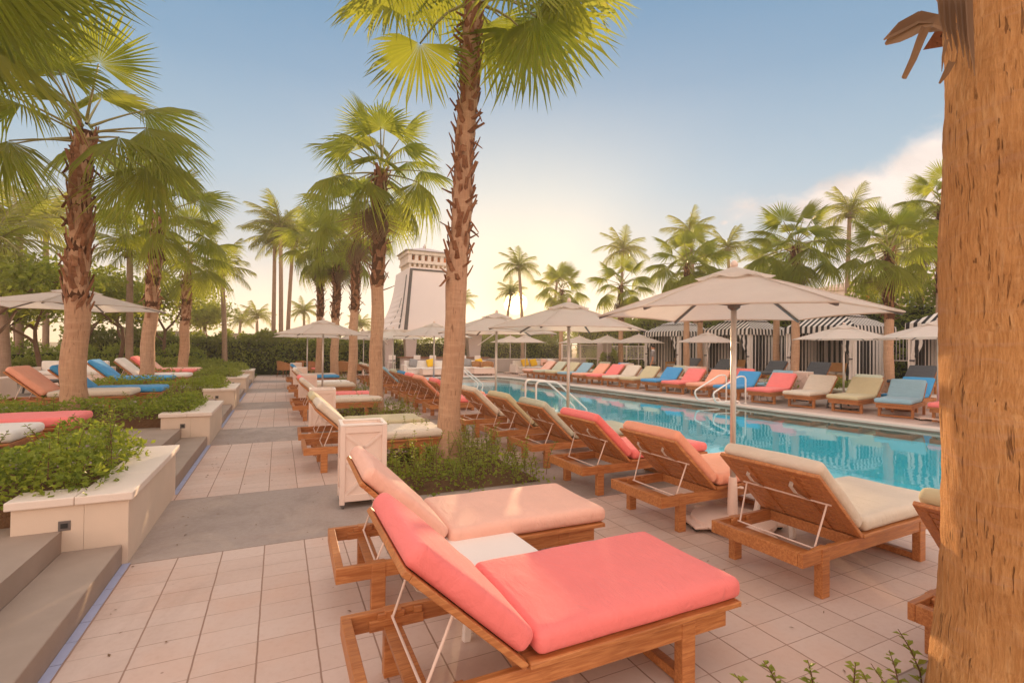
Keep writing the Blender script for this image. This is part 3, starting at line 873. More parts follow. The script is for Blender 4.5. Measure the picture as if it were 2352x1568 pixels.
def coco_crown(seed, n=17, L=2.):
    r = random.Random(seed); mb = MB(); vs, fs = [], []
    for i in range(n):
        t = (i + .5) / n; el = 1.35 - 1.75 * t ** .9 + r.uniform(-.1, .1); az = i * 2.39996 + r.uniform(-.2, .2)
        mt = frond_matrix(az, el, r.uniform(.85, 1.1), r.uniform(-.5, .5))
        rach = coco_frond(vs, fs, mt, r, L, 24, r.uniform(.6, 1.15) * (1. if el < 1 else .5), r.uniform(.3, .4), r.uniform(.3, .8))
        mb.tube(rach[::4], [.03 - .024 * j / 6 for j in range(len(rach[::4]))], 5, cap=False, mi=1)
    mb.add(vs, fs, 0)
    for i in range(5):
        a = i * 1.26; mb.lathe([(.02, -.32), (.1, -.25), (.11, -.17), (.03, -.08)], 8, (.17 * cos(a), .17 * sin(a), 0), mi=1)
    return mb.mesh('crown', [M['coco'], M['petiole']])
COCO_CROWNS = [coco_crown(500 + k, 15 + 2 * k) for k in range(3)]
def coco_palm(label, loc, h, rad=.13, s=1., seed=1, lean=None, group='coconut palms'):
    r = random.Random(seed * 7 + 1)
    t = thing('coconut_palm', label, 'palm tree', loc, group=group)
    lean = lean or (r.uniform(-.4, .4), r.uniform(-.4, .4))
    path = [Vector((lean[0] * (i / 10) ** 2, lean[1] * (i / 10) ** 2, h * i / 10)) for i in range(11)]
    path[0].z = -.1
    mb = MB(); mb.tube(path, [rad * (1.5 - .5 * min(1, i / 2)) * (1 - .03 * i) for i in range(11)], 12)
    mb.build('trunk', M['coco_trunk'], t, smooth=True)
    part('crown', COCO_CROWNS[seed % 3], t, Matrix.Translation(path[-1]) @ Matrix.Rotation(seed * 2.1, 4, 'Z') @ Matrix.Scale(s, 4))
    return t

def px_palm(px, dep, ytop, zbase=0.):
    """foot and trunk height of a palm seen at column px, at a distance, its crown at row ytop"""
    p = AT(px, ytop, dep); return Vector((p.x, p.y, zbase)), p.z - zbase

GP = 'palms between the loungers'
# the tall palm in the middle
pM, topM = fan_palm('tallest palm in the middle, crown cut by the top edge, rising from shrubs', (2.26, 6.89, 0), 6.75, .165, 2.55, ('none', 0), seed=11, lean=(.3, -.02), boots=170, group=GP, flare=1.5, rboot=.14)
def M_local(px, py, dep): return AT(px, py, dep) - Vector((2.26, 6.89, 0))
rM = random.Random(5)
camR, camU, camF = _rt.copy(), -_dn2, _fw.copy()
def screen_dir(ang, toward=0.): return (camR * cos(ang) + camU * sin(ang) - camF * toward).normalized()
# (hub column, hub row, distance, screen angle of the blade, tilt towards the camera, radius)
for i, (px, py, dep, ang, tw, R, face) in enumerate([
    (965, 100, 6.7, -1.85, .25, 1.00, (0, .25, .9)), (1232, 40, 6.3, -.75, .3, 1.22, (0, .3, .9)), (1200, 70, 7.2, -1.25, .1, 1.2, (.2, .2, .9)),
    (1120, 55, 7.7, -1.45, -.2, 1.1, (-.2, .2, .9)), (900, -20, 7.0, -2.75, .1, 1.05, (0, .6, .7)), (930, -40, 6.4, -2.2, .4, 1.0, (0, .5, .8)), (1290, -30, 6.6, -.35, .2, 1.1, (0, .6, .7)),
    (1010, -60, 7.8, -2.0, -.3, 1.1, (0, .4, .8)), (1180, -60, 6.0, -1.1, .6, 1.0, (0, .5, .6)), (1090, -120, 6.2, -1.6, .8, 1.0, (0, .8, .5)), (1260, -140, 7.4, .3, 0, 1.1, (0, .9, .3)), (900, -150, 7.5, 2.7, 0, 1.1, (0, .9, .3))]):
    hub = M_local(px, py, dep); X = screen_dir(ang, tw)
    N = camR * face[0] + camU * face[1] - camF * face[2]
    N = (N - X * N.dot(X)).normalized()
    free_frond(pM, topM + Vector((rM.uniform(-.08, .08), rM.uniform(-.08, .08), .05)), hub, X, N, R, 900 + i, 42, droop=.12, hang=.22, fold=.12)
for i in range(9):
    az = i * .72; part('frond', rM.choice(FRONDS['up'] + FRONDS['mid']), pM, frond_matrix(az, .25 + .12 * (i % 4), 1.1, 0, topM + Vector((0, 0, .15))))

fan_palm('second palm from the front along the loungers, full crown, just left of the tallest trunk', (2.1, 12.03, 0), 5.9, .165, 3.0, ('fronds', 21), 1.0, seed=22, lean=(.05, .05), group=GP)
fan_palm('third palm along the loungers, right behind the white umbrella, slim trunk with ragged boots', (2.25, 17.4, 0), 6.1, .155, 2.75, ('fronds', 19), .98, seed=33, lean=(.12, 0), group=GP)
fan_palm('palm on the path side of the pair behind the white umbrellas by the wicker tables', (1.75, 25.2, 0), 6.3, .17, 2.9, ('fronds', 20), 1.05, seed=44, group=GP)
fan_palm('palm on the pool side of the pair behind the white umbrellas by the wicker tables', (2.3, 24.0, 0), 6.2, .19, 2.8, ('fronds', 20), 1.0, seed=55, lean=(.1, 0), group=GP)
GL = 'palms in the left garden beds'
fan_palm('stout palm in the left garden in front of the wide garden umbrella', AT(168, 930, 8.1).xy.to_3d() + Vector((0, 0, TERR)), 4.85, .18, 1.85, ('fronds', 18), .93, seed=66, hug=.5, rboot=.16, dry=0, lean=(.05, 0), boots=120, group=GL, low=-.4)
fan_palm('second palm in the left garden, between the blue and the white loungers', AT(334, 880, 13.9).xy.to_3d() + Vector((0, 0, TERR)), 5.0, .18, 2.2, ('fronds', 18), .96, seed=77, hug=.5, rboot=.16, dry=0, low=-.45, lean=(.25, 0), group=GL)
fan_palm('third palm in the left garden, beside the coral lounger', AT(420, 855, 18.9).xy.to_3d() + Vector((0, 0, TERR)), 4.8, .18, 2.0, ('fronds', 18), .98, seed=88, hug=.5, rboot=.16, dry=0, low=-.45, lean=(.1, .1), group=GL)
# the palm just left of the frame whose fans hang into the top-left corner
p0 = Vector((-3.3, 5.2, TERR))
pL, topL = fan_palm('palm left of the frame whose big backlit fans hang into the top left corner', p0, 4.3, .19, 2.2, ('fronds', 14), 1.1, seed=99, group=GL, low=.1, dry=0)
for i, (px, py, dep, ang, tw, R) in enumerate([(60, -60, 5.0, -.85, .1, 1.1), (-40, -20, 4.6, -1.1, .2, 1.15), (120, -120, 5.4, -.55, 0, 1.1), (-120, 40, 5.2, -1.5, .1, 1.0), (10, 0, 5.8, -1.25, -.1, .9)]):
    hub = AT(px, py, dep) - p0; X = screen_dir(ang, tw); N = camU * .4 - camF * .8; N = (N - X * N.dot(X)).normalized()
    free_frond(pL, topL.copy(), hub, X, N, R, 950 + i, 42, droop=.1, hang=.22, fold=.14)

# the near trunk filling the right edge
pN, topN = fan_palm('huge close palm trunk filling the right edge of the picture', AT(2336, 1400, 2.1).xy.to_3d(), 4.4, .262, 3.3, ('fronds', 9), 1.1, seed=111, lean=(-.04, .02), mat='near_trunk', flare=1.12, boots=46, low=.95, dry=0)
nb = Vector(pN.location)
mb = MB(); rr = random.Random(8)
def strip(pts, ws, depth=2.0):
    P = [AT(*q, depth + .02 * i) - nb for i, q in enumerate(pts)]; V = []
    for i, p in enumerate(P):
        t_ = (P[min(i + 1, len(P) - 1)] - P[max(i - 1, 0)]).normalized(); n_ = t_.cross(_fw).normalized()
        V += [p - n_ * ws[i] / 2, p + _fw * ws[i] * .25, p + n_ * ws[i] / 2]
    mb.add(V, [(3 * i + j, 3 * i + j + 1, 3 * i + 4 + j, 3 * i + 3 + j) for i in range(len(P) - 1) for j in range(2)])
strip([(2200, 70), (2150, 48), (2118, 48), (2085, 66), (2058, 84), (2034, 102)], [.05, .06, .085, .08, .06, .012])
strip([(2150, 46), (2110, 40), (2070, 62), (2030, 92)], [.03, .05, .045, .006], 2.03)
strip([(2128, 60), (2115, 90), (2098, 135), (2076, 180)], [.04, .036, .03, .022])
strip([(2190, 66), (2160, 64), (2135, 70)], [.03, .03, .02], 2.04)
strip([(2188, 140), (2172, 170), (2158, 192)], [.03, .025, .01])
strip([(2175, 90), (2166, 130), (2163, 165)], [.02, .012, .003])
for k in range(6): x_ = 2160 + k * 13; strip([(x_, -12), (x_ + rr.uniform(2, 9), 45 + k * 9), (x_ + 14, 100 + k * rr.uniform(8, 22))], [.03, .024, .004], 1.90 - .018 * k)
mb.build('dry_frond', M['frond_dry'], pN)

# palms beyond the pool, in front of and behind the cabanas
GF = 'fan palms around the cabanas'
far = [(2042, 16.2, 575, .85, 121, 'fan palm with a dark booted trunk between the third and right cabanas'),
       (1828, 18.4, 565, 1.0, 122, 'full fan palm in front of the striped cabana with two grey loungers'),
       (1784, 22.6, 600, .8, 123, 'fan palm with ragged boots in the gap left of the second cabana'),
       (1609, 25.5, 625, .85, 124, 'slim fan palm in the dark gap between the two left cabanas'),
       (1578, 23.3, 605, 1.05, 125, 'full fan palm with a smooth pale trunk in front of the left cabanas'),
       (1427, 27.8, 655, 1.0, 126, 'fan palm with a smooth trunk standing at the white railing'),
       (1290, 33., 665, 1.0, 127, 'low fan palm over the hedge left of the railing'),
       (2160, 19., 470, .9, 128, 'tall fan palm half hidden by the near trunk on the right'),
       (2115, 24., 540, 1.0, 129, 'far fan palm in front of the pale hotel building')]
for px, dep, yt, s, sd, lb in far:
    p, h = px_palm(px, dep, yt, CT if 1500 < px else 0.)
    fan_palm(lb, p, h, .15, h * .5, ('merged', 0), s, seed=sd, group=GF, boots=70)
coc = [(1203, 36., 612, .95, 1, 'slender coconut palm alone against the bright sky right of the tall trunk'), (1160, 40., 672, .75, 2, 'small coconut palm low against the sunset left of the lone one'),
       (1268, 42., 640, .9, 3, 'coconut palm rising behind the low fan palm left of the railing'), (1427, 36., 575, 1.1, 4, 'coconut palm crown high above the fan palm at the railing'),
       (1600, 30., 535, 1., 5, 'coconut palm behind the full fan palm left of the big umbrella top'), (1684, 33., 570, .95, 6, 'dark coconut palm above the top of the big umbrella'),
       (1944, 27., 490, .95, 7, 'slim coconut palm against the cloud on the right'), (1072, 40., 690, .7, 8, 'coconut palm peeping out right of the tall middle trunk'),
       (632, 30., 548, 1.15, 9, 'left one of three tall coconut palms over the hedge'), (650, 29., 520, 1.25, 10, 'tallest of three coconut palms over the hedge'), (664, 31., 556, 1.1, 11, 'right one of three tall coconut palms over the hedge'),
       (520, 26., 620, 1.05, 12, 'coconut palm with a pale ringed trunk behind the third left palm'), (592, 40., 725, .8, 13, 'low coconut palm behind the low garden wall'), (700, 42., 715, .8, 14, 'low coconut palm over the hedge left of the two booted trunks'),
       (548, 44., 735, .8, 15, 'farthest low coconut palm over the low garden wall'), (840, 44., 745, .75, 16, 'low coconut palm between the trunks left of the tower'), (470, 40., 715, .8, 17, 'low coconut palm between the second and third left palms'),
       (20, 15., 560, 1.1, 18, 'coconut palm at the left edge behind the garden umbrella'), (52, 19., 520, 1.15, 19, 'second coconut palm near the left edge behind the garden'), (112, 23., 500, 1.25, 20, 'drooping coconut palm behind the stout left palm'),
       (302, 19., 575, .95, 21, 'slim pale coconut palm between the first two left palms'), (1745, 40., 600, .9, 22, 'coconut palm far behind the middle cabana'), (2075, 34., 560, .95, 23, 'coconut palm far behind the right cabanas')]
for px, dep, yt, s, sd, lb in coc:
    p, h = px_palm(px, dep, yt)
    coco_palm(lb, p, h, .14, s, sd)


# ------------------------------------------------------------------ sun loungers
# own space: head end at x = 0, foot end at x = 1.86, pads on top
BACK_A = radians(43)
def cushion(x0, x1, w, th, mat, seed=0, puff=.012):
    """a stuffed pad with soft edges, in the XY plane, resting on z = 0"""
    rr = .042
    bm = bmesh.new()
    bmesh.ops.create_cube(bm, size=1)
    for v in bm.verts: v.co = ((x0 + x1) / 2 + v.co.x * (x1 - x0), v.co.y * w, th / 2 + v.co.z * th)
    bmesh.ops.bevel(bm, geom=bm.edges[:], offset=rr, segments=5, profile=.5, affect='EDGES')
    bmesh.ops.triangulate(bm, faces=[f for f in bm.faces if len(f.verts) > 4])
    big = [e for e in bm.edges if e.calc_length() > .15]
    bmesh.ops.subdivide_edges(bm, edges=big, cuts=14, use_grid_fill=True)
    for v in bm.verts:
        u = (v.co.x - x0) / (x1 - x0) * 2 - 1; q = v.co.y / (w / 2)
        k = max(0, 1 - u ** 4) * max(0, 1 - q ** 4)
        nz = vnoise(v.co.x * 3.1 + seed, v.co.y * 3.3, seed * .7) + .5 * vnoise(v.co.x * 9. + seed, v.co.y * 6., 3.)
        if v.co.z > th * .5: v.co.z += puff * k + nz * .009
        sgn = 1 if v.co.y > 0 else -1
        if abs(q) > .9: v.co.y += sgn * .005 * vnoise(v.co.x * 5, seed, 1.)
    me = bpy.data.meshes.new('pad'); bm.to_mesh(me); bm.free(); me.materials.append(mat)
    me.polygons.foreach_set('use_smooth', [True] * len(me.polygons)); me.update(); return me

def make_lounger(label, loc, group):
    t = thing('sun_lounger', label, 'sun lounger', loc, group=group)
    W2 = M['teak']; hw = .36
    mb = MB()
    for s in (-1, 1): mb.beam((0, s * (hw - .0175), .285), (1.80, s * (hw - .0175), .285), .035, .092, bev=.004)
    mb.box(-.001, .045, -hw + .036, hw - .036, .2395, .331, bev=.004)
    mb.box(.20, .285, -hw + .036, hw - .036, .236, .262, bev=.003)
    mb.box(.66, .70, -hw + .036, hw - .036, .245, .325, bev=.003)
    mb.box(1.76, 1.80, -hw + .036, hw - .036, .2395, .329, bev=.004)
    for s in (-1, 1):     # notched rests for the prop
        y0 = s * (hw - .0355); y1 = s * (hw - .058); a, b = min(y0, y1), max(y0, y1)
        mb.box(.13, .40, a, b, .245, .295, bev=.003)
        for x in (.17, .26, .35): mb.box(x, x + .045, a + .0015, b - .0015, .294, .325, bev=.006)
    mb.build('frame', W2, t)
    for x in (.205, 1.50):
        for s in (-1, 1):
            mb = MB(); y0, y1 = (hw - .052, hw + .006) if s > 0 else (-hw - .006, -hw + .052)
            mb.box(x, x + .085, y0, y1, .0, .3325, bev=.005); mb.build('leg', W2, t)
    mb = MB(); mb.box(1.513, 1.572, -hw + .053, hw - .053, .004, .052, bev=.004); mb.build('stretcher', W2, t)
    mb = MB(); xs = .655
    for i in range(12): mb.box(xs + i * .1, xs + i * .1 + .088, -.335, .335, .336, .356, bev=.003)
    for s in (-1, 1): mb.box(xs, 1.86, *((.337, .392) if s > 0 else (-.392, -.337)), .3345, .362, bev=.006)
    mb.box(1.86, 1.875, -.392, .392, .3345, .362, bev=.004)
    mb.build('seat_deck', W2, t)
    # backrest, hinged at x = .64, slats run across
    Rb = Matrix.Translation((.64, 0, .35)) @ Matrix.Rotation(BACK_A, 4, 'Y') @ Matrix.Rotation(pi, 4, 'Z')
    L = .66
    mb = MB()
    for s in (-1, 1): mb.box(0, L, *((.33, .39) if s > 0 else (-.39, -.33)), -.013, .015, Rb, bev=.005)
    mb.box(L, L + .04, -.39, .39, -.013, .015, Rb, bev=.006)
    n = 11
    for i in range(n): mb.box(.02 + i * (L - .02) / n, .02 + (i + .84) * (L - .02) / n, -.329, .329, -.011, .010, Rb, bev=.002)
    for y in (-.18, .18): mb.box(.03, L - .02, y - .02, y + .02, -.024, -.0095, Rb)
    bk = mb.build('backrest', W2, t)
    mb = MB(); mb.box(.02, L - .002, -.328, .328, .0105, .0135, Rb); mb.build('backing', M['black'], bk)
    for y in (-.2, .14):
        pts = [Rb @ Vector(p) for p in ((.56, y, -.013), (.55, y, -.045), (.50, y + .02, -.06), (.40, y + .03, -.03))]
        mb = MB()
        sd = Vector((0, .015, 0)); V = []
        for p in pts: V += [p - sd, p + sd]
        nn = Rb.to_3x3() @ Vector((0, 0, .004)); V += [v + nn for v in V]
        mb.add(V, [(2 * i, 2 * i + 1, 2 * i + 3, 2 * i + 2) for i in range(3)] + [(8 + 2 * i, 10 + 2 * i, 11 + 2 * i, 9 + 2 * i) for i in range(3)] + [(2 * i, 2 * i + 2, 10 + 2 * i, 8 + 2 * i) for i in range(3)] + [(2 * i + 1, 9 + 2 * i, 11 + 2 * i, 2 * i + 3) for i in range(3)] + [(0, 8, 9, 1), (6, 7, 15, 14)])
        mb.build('strap', M['canvas'], bk)
    mb = MB(); e = .38
    pA = [Rb @ Vector((e, -s * .31, -.02)) for s in (-1, 1)]; pB = [Vector((.24, s * .29, .305)) for s in (-1, 1)]
    mb.tube([pA[0], pB[0]], .0065, 6); mb.tube([pA[1], pB[1]], .0065, 6); mb.tube([pB[0] - Vector((0, .03, 0)), pB[1] + Vector((0, .03, 0))], .0065, 6); mb.tube([pA[0] - Vector((0, .03, 0)), pA[1] + Vector((0, .03, 0))], .0065, 6)
    mb.build('prop', M['pale_paint'], t)
    sm = cushion(.69, 1.90, .765, .105, M['coral'], 1.)
    part('seat_cushion', sm, t, Matrix.Translation((0, 0, .365)))
    bm_ = cushion(.0, .69, .765, .105, M['coral'], 5.)
    part('back_cushion', bm_, t, Rb @ Matrix.Translation((.03, 0, .018)))
    return t
LG = 'teak sun loungers around the pool'
L0 = make_lounger('coral pink lounger nearest the camera with the white side table behind it', (.29, 2.17, 0), LG)
def lounger(label, x, y, col, rz=0., z=0., back=None, wd=None):
    rc = {'seat_cushion': M[col], 'back_cushion': M[back or col]}
    return clone(L0, label, (x, y, z), rz, LG, rc)
rl = random.Random(3)
# row along the path
for x, y, c, lb in [(.33, 3.42, 'blush', 'pale peach lounger behind the nearest coral one, its back leaning towards the white bin'),
                    (.30, 7.14, 'sand', 'pale sand lounger in the path row just behind the nearest white bin'),
                    (.28, 8.25, 'khaki', 'khaki lounger in the path row next to the second white bin'),
                    (.28, 11.9, 'sand', 'greyish sand lounger in the path row behind the second white bin'),
                    (.26, 12.95, 'coral', 'coral lounger in the path row with its pink pad left of the second palm'),
                    (.28, 16.3, 'sand', 'pale lounger in the path row in front of the third white bin'), (.26, 17.4, 'white', 'white padded lounger in the path row at the third white bin'),
                    (.26, 20.7, 'blue', 'blue lounger in the path row by the farthest white bin'), (.26, 21.8, 'sand', 'farthest pale lounger of the path row')]:
    lounger(lb, x, y, c, radians(rl.uniform(-2.5, 2.5)))
# row with its feet to the pool
for y, c, lb in [(1.10, 'khaki', 'lounger cut off by the near palm trunk at the right edge, khaki pad'),
                 (2.43, 'sand', 'cream padded lounger right of the near umbrella pole, its slatted back to us'),
                 (3.72, 'peach', 'peach lounger left of the near umbrella pole, its slatted back to us'),
                 (4.92, 'coral', 'coral lounger with its slatted back to us, between the peach and the grey green ones'),
                 (6.25, 'sage', 'grey green lounger behind the second umbrella pole'),
                 (7.42, 'khaki', 'khaki lounger with its back to us, second right of the tall trunk'),
                 (8.70, 'sand', 'sand lounger just right of the tall trunk, half hidden by it'),
                 (11.1, 'coral', 'coral lounger just left of the tall trunk in the poolside row'),
                 (12.3, 'peach', 'peach lounger left of the coral one behind the tall trunk'), (13.45, 'coral', 'second coral lounger left of the tall trunk, beside a blue one'),
                 (14.65, 'blue', 'blue topped lounger in the poolside row right of the second palm'), (15.85, 'sage', 'grey green lounger just right of the second palm trunk'),
                 (17.5, 'slate_blue', 'slate blue lounger left of the second palm in the poolside row'), (18.7, 'sand', 'sand lounger left of the second palm, beside the slate blue one'),
                 (19.9, 'sage', 'grey green lounger, third left of the second palm in the poolside row'), (21.1, 'sand', 'second last lounger of the poolside row, sand pad'), (22.3, 'sage', 'farthest lounger of the poolside row, grey green pad')]:
    lounger(lb, 3.07 + rl.uniform(-.05, .05), y, c, radians(rl.uniform(-3.2, 3.2)))
# far side: given by the middle between the two foot legs
def far_lounger(lb, x, y, c, ang=190., z=0., back=None):
    a = radians(ang + rl.uniform(-2.5, 2.5)); d = Vector((cos(a), sin(a), 0))
    p = Vector((x, y, z)) - d * 1.54
    lounger(lb, p.x, p.y, c, a, z, back)
for x, y, c, ang, lb in [(14.2, 5.95, 'coral', 192, 'coral lounger beyond the pool cut by the near trunk'), (14.11, 7.07, 'slate_blue', 195, 'slate blue lounger across the pool in front of a brighter blue one'),
                         (13.96, 8.16, 'khaki', 190, 'yellowish khaki lounger across the pool, third from the near trunk'), (13.86, 9.38, 'sand', 190, 'pale sand lounger across the pool in front of a round white planter'),
                         (13.74, 10.54, 'coral', 190, 'coral lounger across the pool just right of the far handrail'), (13.62, 11.75, 'blue', 190, 'blue lounger across the pool behind the far handrail'),
                         (13.5, 12.85, 'peach', 190, 'peach lounger across the pool just left of the far handrail'), (13.38, 13.96, 'coral', 189, 'coral lounger across the pool beside a white bin, right of a blue one'),
                         (13.36, 15.1, 'blue', 189, 'blue lounger across the pool, left of the near umbrella pole and right of khaki'), (13.25, 16.3, 'khaki', 188, 'khaki lounger across the pool below the man'),
                         (13.2, 17.45, 'sand', 188, 'sand lounger across the pool right of a bright coral one'), (13.1, 18.55, 'coral', 187, 'bright coral lounger across the pool, far left group'),
                         (13.0, 19.6, 'peach', 186, 'peach lounger across the pool left of the bright coral one'), (12.85, 20.7, 'slate_blue', 186, 'slate blue lounger across the pool, far left group'),
                         (12.75, 21.75, 'khaki', 185, 'khaki lounger across the pool right of the second umbrella pole'), (12.6, 22.8, 'sage', 184, 'grey green lounger across the pool behind the second umbrella pole'),
                         (12.5, 23.9, 'blush', 183, 'pale pink lounger at the far left end of the row across the pool')]:
    far_lounger(lb, x, y, c, ang)
for x, y, c, z, lb in [(15.75, 7.75, 'blue', 0, 'bright blue lounger in the second row behind the slate blue one'), (15.9, 9.25, 'sage', 0, 'pale green lounger in the second row behind the khaki one'),
                       (15.7, 12.0, 'slate_blue', 0, 'slate blue lounger in the second row behind the far handrail'), (15.6, 13.6, 'coral', 0, 'coral lounger in the second row behind the peach one by the handrail'),
                       (15.3, 15.7, 'blush', 0, 'pale pink lounger in the second row behind a blue one'), (15.3, 16.9, 'sage', 0, 'pale grey green lounger in the second row beside the man'),
                       (15.1, 20.6, 'blue', 0, 'blue lounger in the second row behind the bright coral and peach ones'), (15.0, 22.1, 'sage', 0, 'pale lounger in the second row behind the slate blue one, left group'),
                       (17.9, 8.7, 'charcoal', CT, 'charcoal lounger on the cabana terrace, nearest the near trunk'), (17.95, 12.05, 'charcoal', CT, 'charcoal lounger in front of the striped cabana, right of a pale round table'),
                       (17.95, 13.9, 'charcoal', CT, 'charcoal lounger at the left corner of the third cabana'), (17.95, 16.6, 'charcoal', CT, 'charcoal lounger right of the sofa in the second cabana'),
                       (17.95, 18.6, 'charcoal', CT, 'charcoal lounger at the left corner of the second cabana')]:
    far_lounger(lb, x, y, c, 188, z)
# garden terrace on the left: heads away from the path
for x, y, c, bk, lb in [(-2.2, 7.75, 'coral', None, 'coral lounger in the left garden, its pink foot end over the nearest bed'), (-2.35, 6.75, 'white', None, 'white padded lounger at the left edge next to the coral one'),
                        (-2.15, 12.35, 'blue', None, 'bright blue lounger behind the stout left palm'), (-2.5, 11.65, 'sand', 'peach', 'lounger with a peach back left of the stout palm'),
                        (-2.6, 16.0, 'blue', None, 'blue lounger right of the second left palm'), (-2.4, 17.4, 'white', None, 'white lounger beside the second left palm'),
                        (-2.6, 19.9, 'coral', None, 'coral lounger left of the third left palm'), (-2.6, 21.1, 'blush', None, 'pale pink lounger behind the coral one at the third left palm')]:
    a = 0.
    lounger(lb, x - 1.87, y, c, 0., TERR, bk)


# ------------------------------------------------------------------ side tables, white bins
def side_table(label, x, y, z=0., h=.40, w=.48, mat='white_paint', rz=0., group='small side tables'):
    t = thing('side_table', label, 'side table', (x, y, z), rz, group)
    mb = MB(); mb.box(-w / 2, w / 2, -w / 2, w / 2, h - .028, h, bev=.008); mb.build('table_top', M[mat], t)
    for sx in (-1, 1):
        for sy in (-1, 1):
            mb = MB(); mb.beam((sx * w * .36, sy * w * .36, h - .03), (sx * w * .46, sy * w * .46, 0), .04, .04, up=(0, 1, 0), bev=.004)
            mb.build('leg', M[mat], t)
    mb = MB(); mb.box(-w * .4, w * .4, -w * .4, w * .4, h - .07, h - .029); mb.build('apron', M[mat], t)
    return t
side_table('white square side table between the coral and the pale peach near loungers', 1.20, 2.86, rz=.05, w=.52)
side_table('white side table under the foot of the cream padded lounger', 4.3, 3.05, w=.42)
side_table('white side table by the second umbrella right of the tall trunk', 4.0, 8.05, w=.42)
side_table('dark side table between the pale sand and khaki loungers across the pool', 14.55, 8.75, mat='tower_trim', w=.42)
side_table('white side table left of the coral lounger by the far handrail', 14.3, 11.15, w=.42)
side_table('white side table between blue and coral loungers across the pool', 14.3, 14.55, w=.42)
side_table('dark grey low table in the left garden', -5.6, 16.6, TERR, .36, .9, 'tower_trim')
def towel_bin(label, x, y, rz=0., z=0., h=.83, w=.46, d=.42):
    """square white bin: framed sides with a cross of lattice bars, recessed tray on top, castors"""
    t = thing('towel_bin', label, 'towel bin', (x, y, z), rz, 'white lattice bins')
    mb = MB(); mt = M['pale_paint']
    p = .05; z0 = .07
    for sx in (0, 1):
        for sy in (0, 1): mb.box(sx * (w - p), sx * (w - p) + p, sy * (d - p), sy * (d - p) + p, z0 - .03, h, bev=.004)
    for zz in (z0, h - .07):
        for sy in (.004, d - .034): mb.box(p, w - p, sy, sy + .03, zz, zz + .066, bev=.002)
        for sx in (.004, w - .034): mb.box(sx, sx + .03, p, d - p, zz, zz + .066, bev=.002)
    mb.build('frame', mt, t)
    mb = MB()
    mb.box(p - .004, w - p + .004, .022, .03, z0 + .05, h - .06); mb.box(p - .004, w - p + .004, d - .03, d - .022, z0 + .05, h - .06)
    mb.box(.022, .03, p - .004, d - p + .004, z0 + .05, h - .06); mb.box(w - .03, w - .022, p - .004, d - p + .004, z0 + .05, h - .06)
    mb.build('side_panel', mt, t)
    mb = MB(); za, zb, zm = z0 + .07, h - .075, (z0 + h) / 2
    def cross(f):
        for (u0, v0), (u1, v1) in (((0, za), (1, zm)), ((1, za), (0, zm)), ((0, zm), (1, zb)), ((1, zm), (0, zb))):
            mb.beam(f(u0, v0), f(u1, v1), .034, .012, up=fu)
    fu = Vector((0, -1, 0)); cross(lambda u, v: Vector((p + u * (w - 2 * p), .0165, v))); cross(lambda u, v: Vector((p + u * (w - 2 * p), d - .0165, v)))
    fu = Vector((-1, 0, 0)); cross(lambda u, v: Vector((.0165, p + u * (d - 2 * p), v))); cross(lambda u, v: Vector((w - .0165, p + u * (d - 2 * p), v)))
    mb.build('lattice', mt, t)
    mb = MB(); mb.box(.02, w - .02, .02, d - .02, h - .035, h - .028)
    for a, b, c_, e in ((0, w, 0, .035), (0, w, d - .035, d), (0, .035, .036, d - .036), (w - .035, w, .036, d - .036)): mb.box(a, b, c_, e, h + .001, h + .018, bev=.003)
    mb.build('tray', M['white_paint'], t)
    for sx in (.03, w - .03):
        for sy in (.03, d - .03):
            mb = MB(); mb.tube([(sx - .011, sy, .024), (sx + .011, sy, .024)], .024, 10); mb.box(sx - .018, sx + .018, sy - .016, sy + .016, .026, .05)
            mb.build('castor', M['dark_metal'], t)
    return t
for i, (x, y) in enumerate([(.57, 5.2), (.5, 9.6), (.48, 14.3), (.46, 18.9), (.44, 23.4)]):
    towel_bin(['nearest white lattice bin, behind the pale peach lounger', 'second white lattice bin along the path', 'third white lattice bin along the path', 'fourth white lattice bin along the path', 'farthest white lattice bin by the wicker chairs'][i], x, y, rz=radians(-3))
for lb, x, y in [('white lattice bin across the pool left of the man', 15.0, 18.3), ('white lattice bin across the pool behind a coral lounger', 15.2, 14.45), ('round topped white lattice bin across the pool behind the pale sand lounger', 15.9, 10.35)]:
    towel_bin(lb, x, y, radians(100), 0., .95)


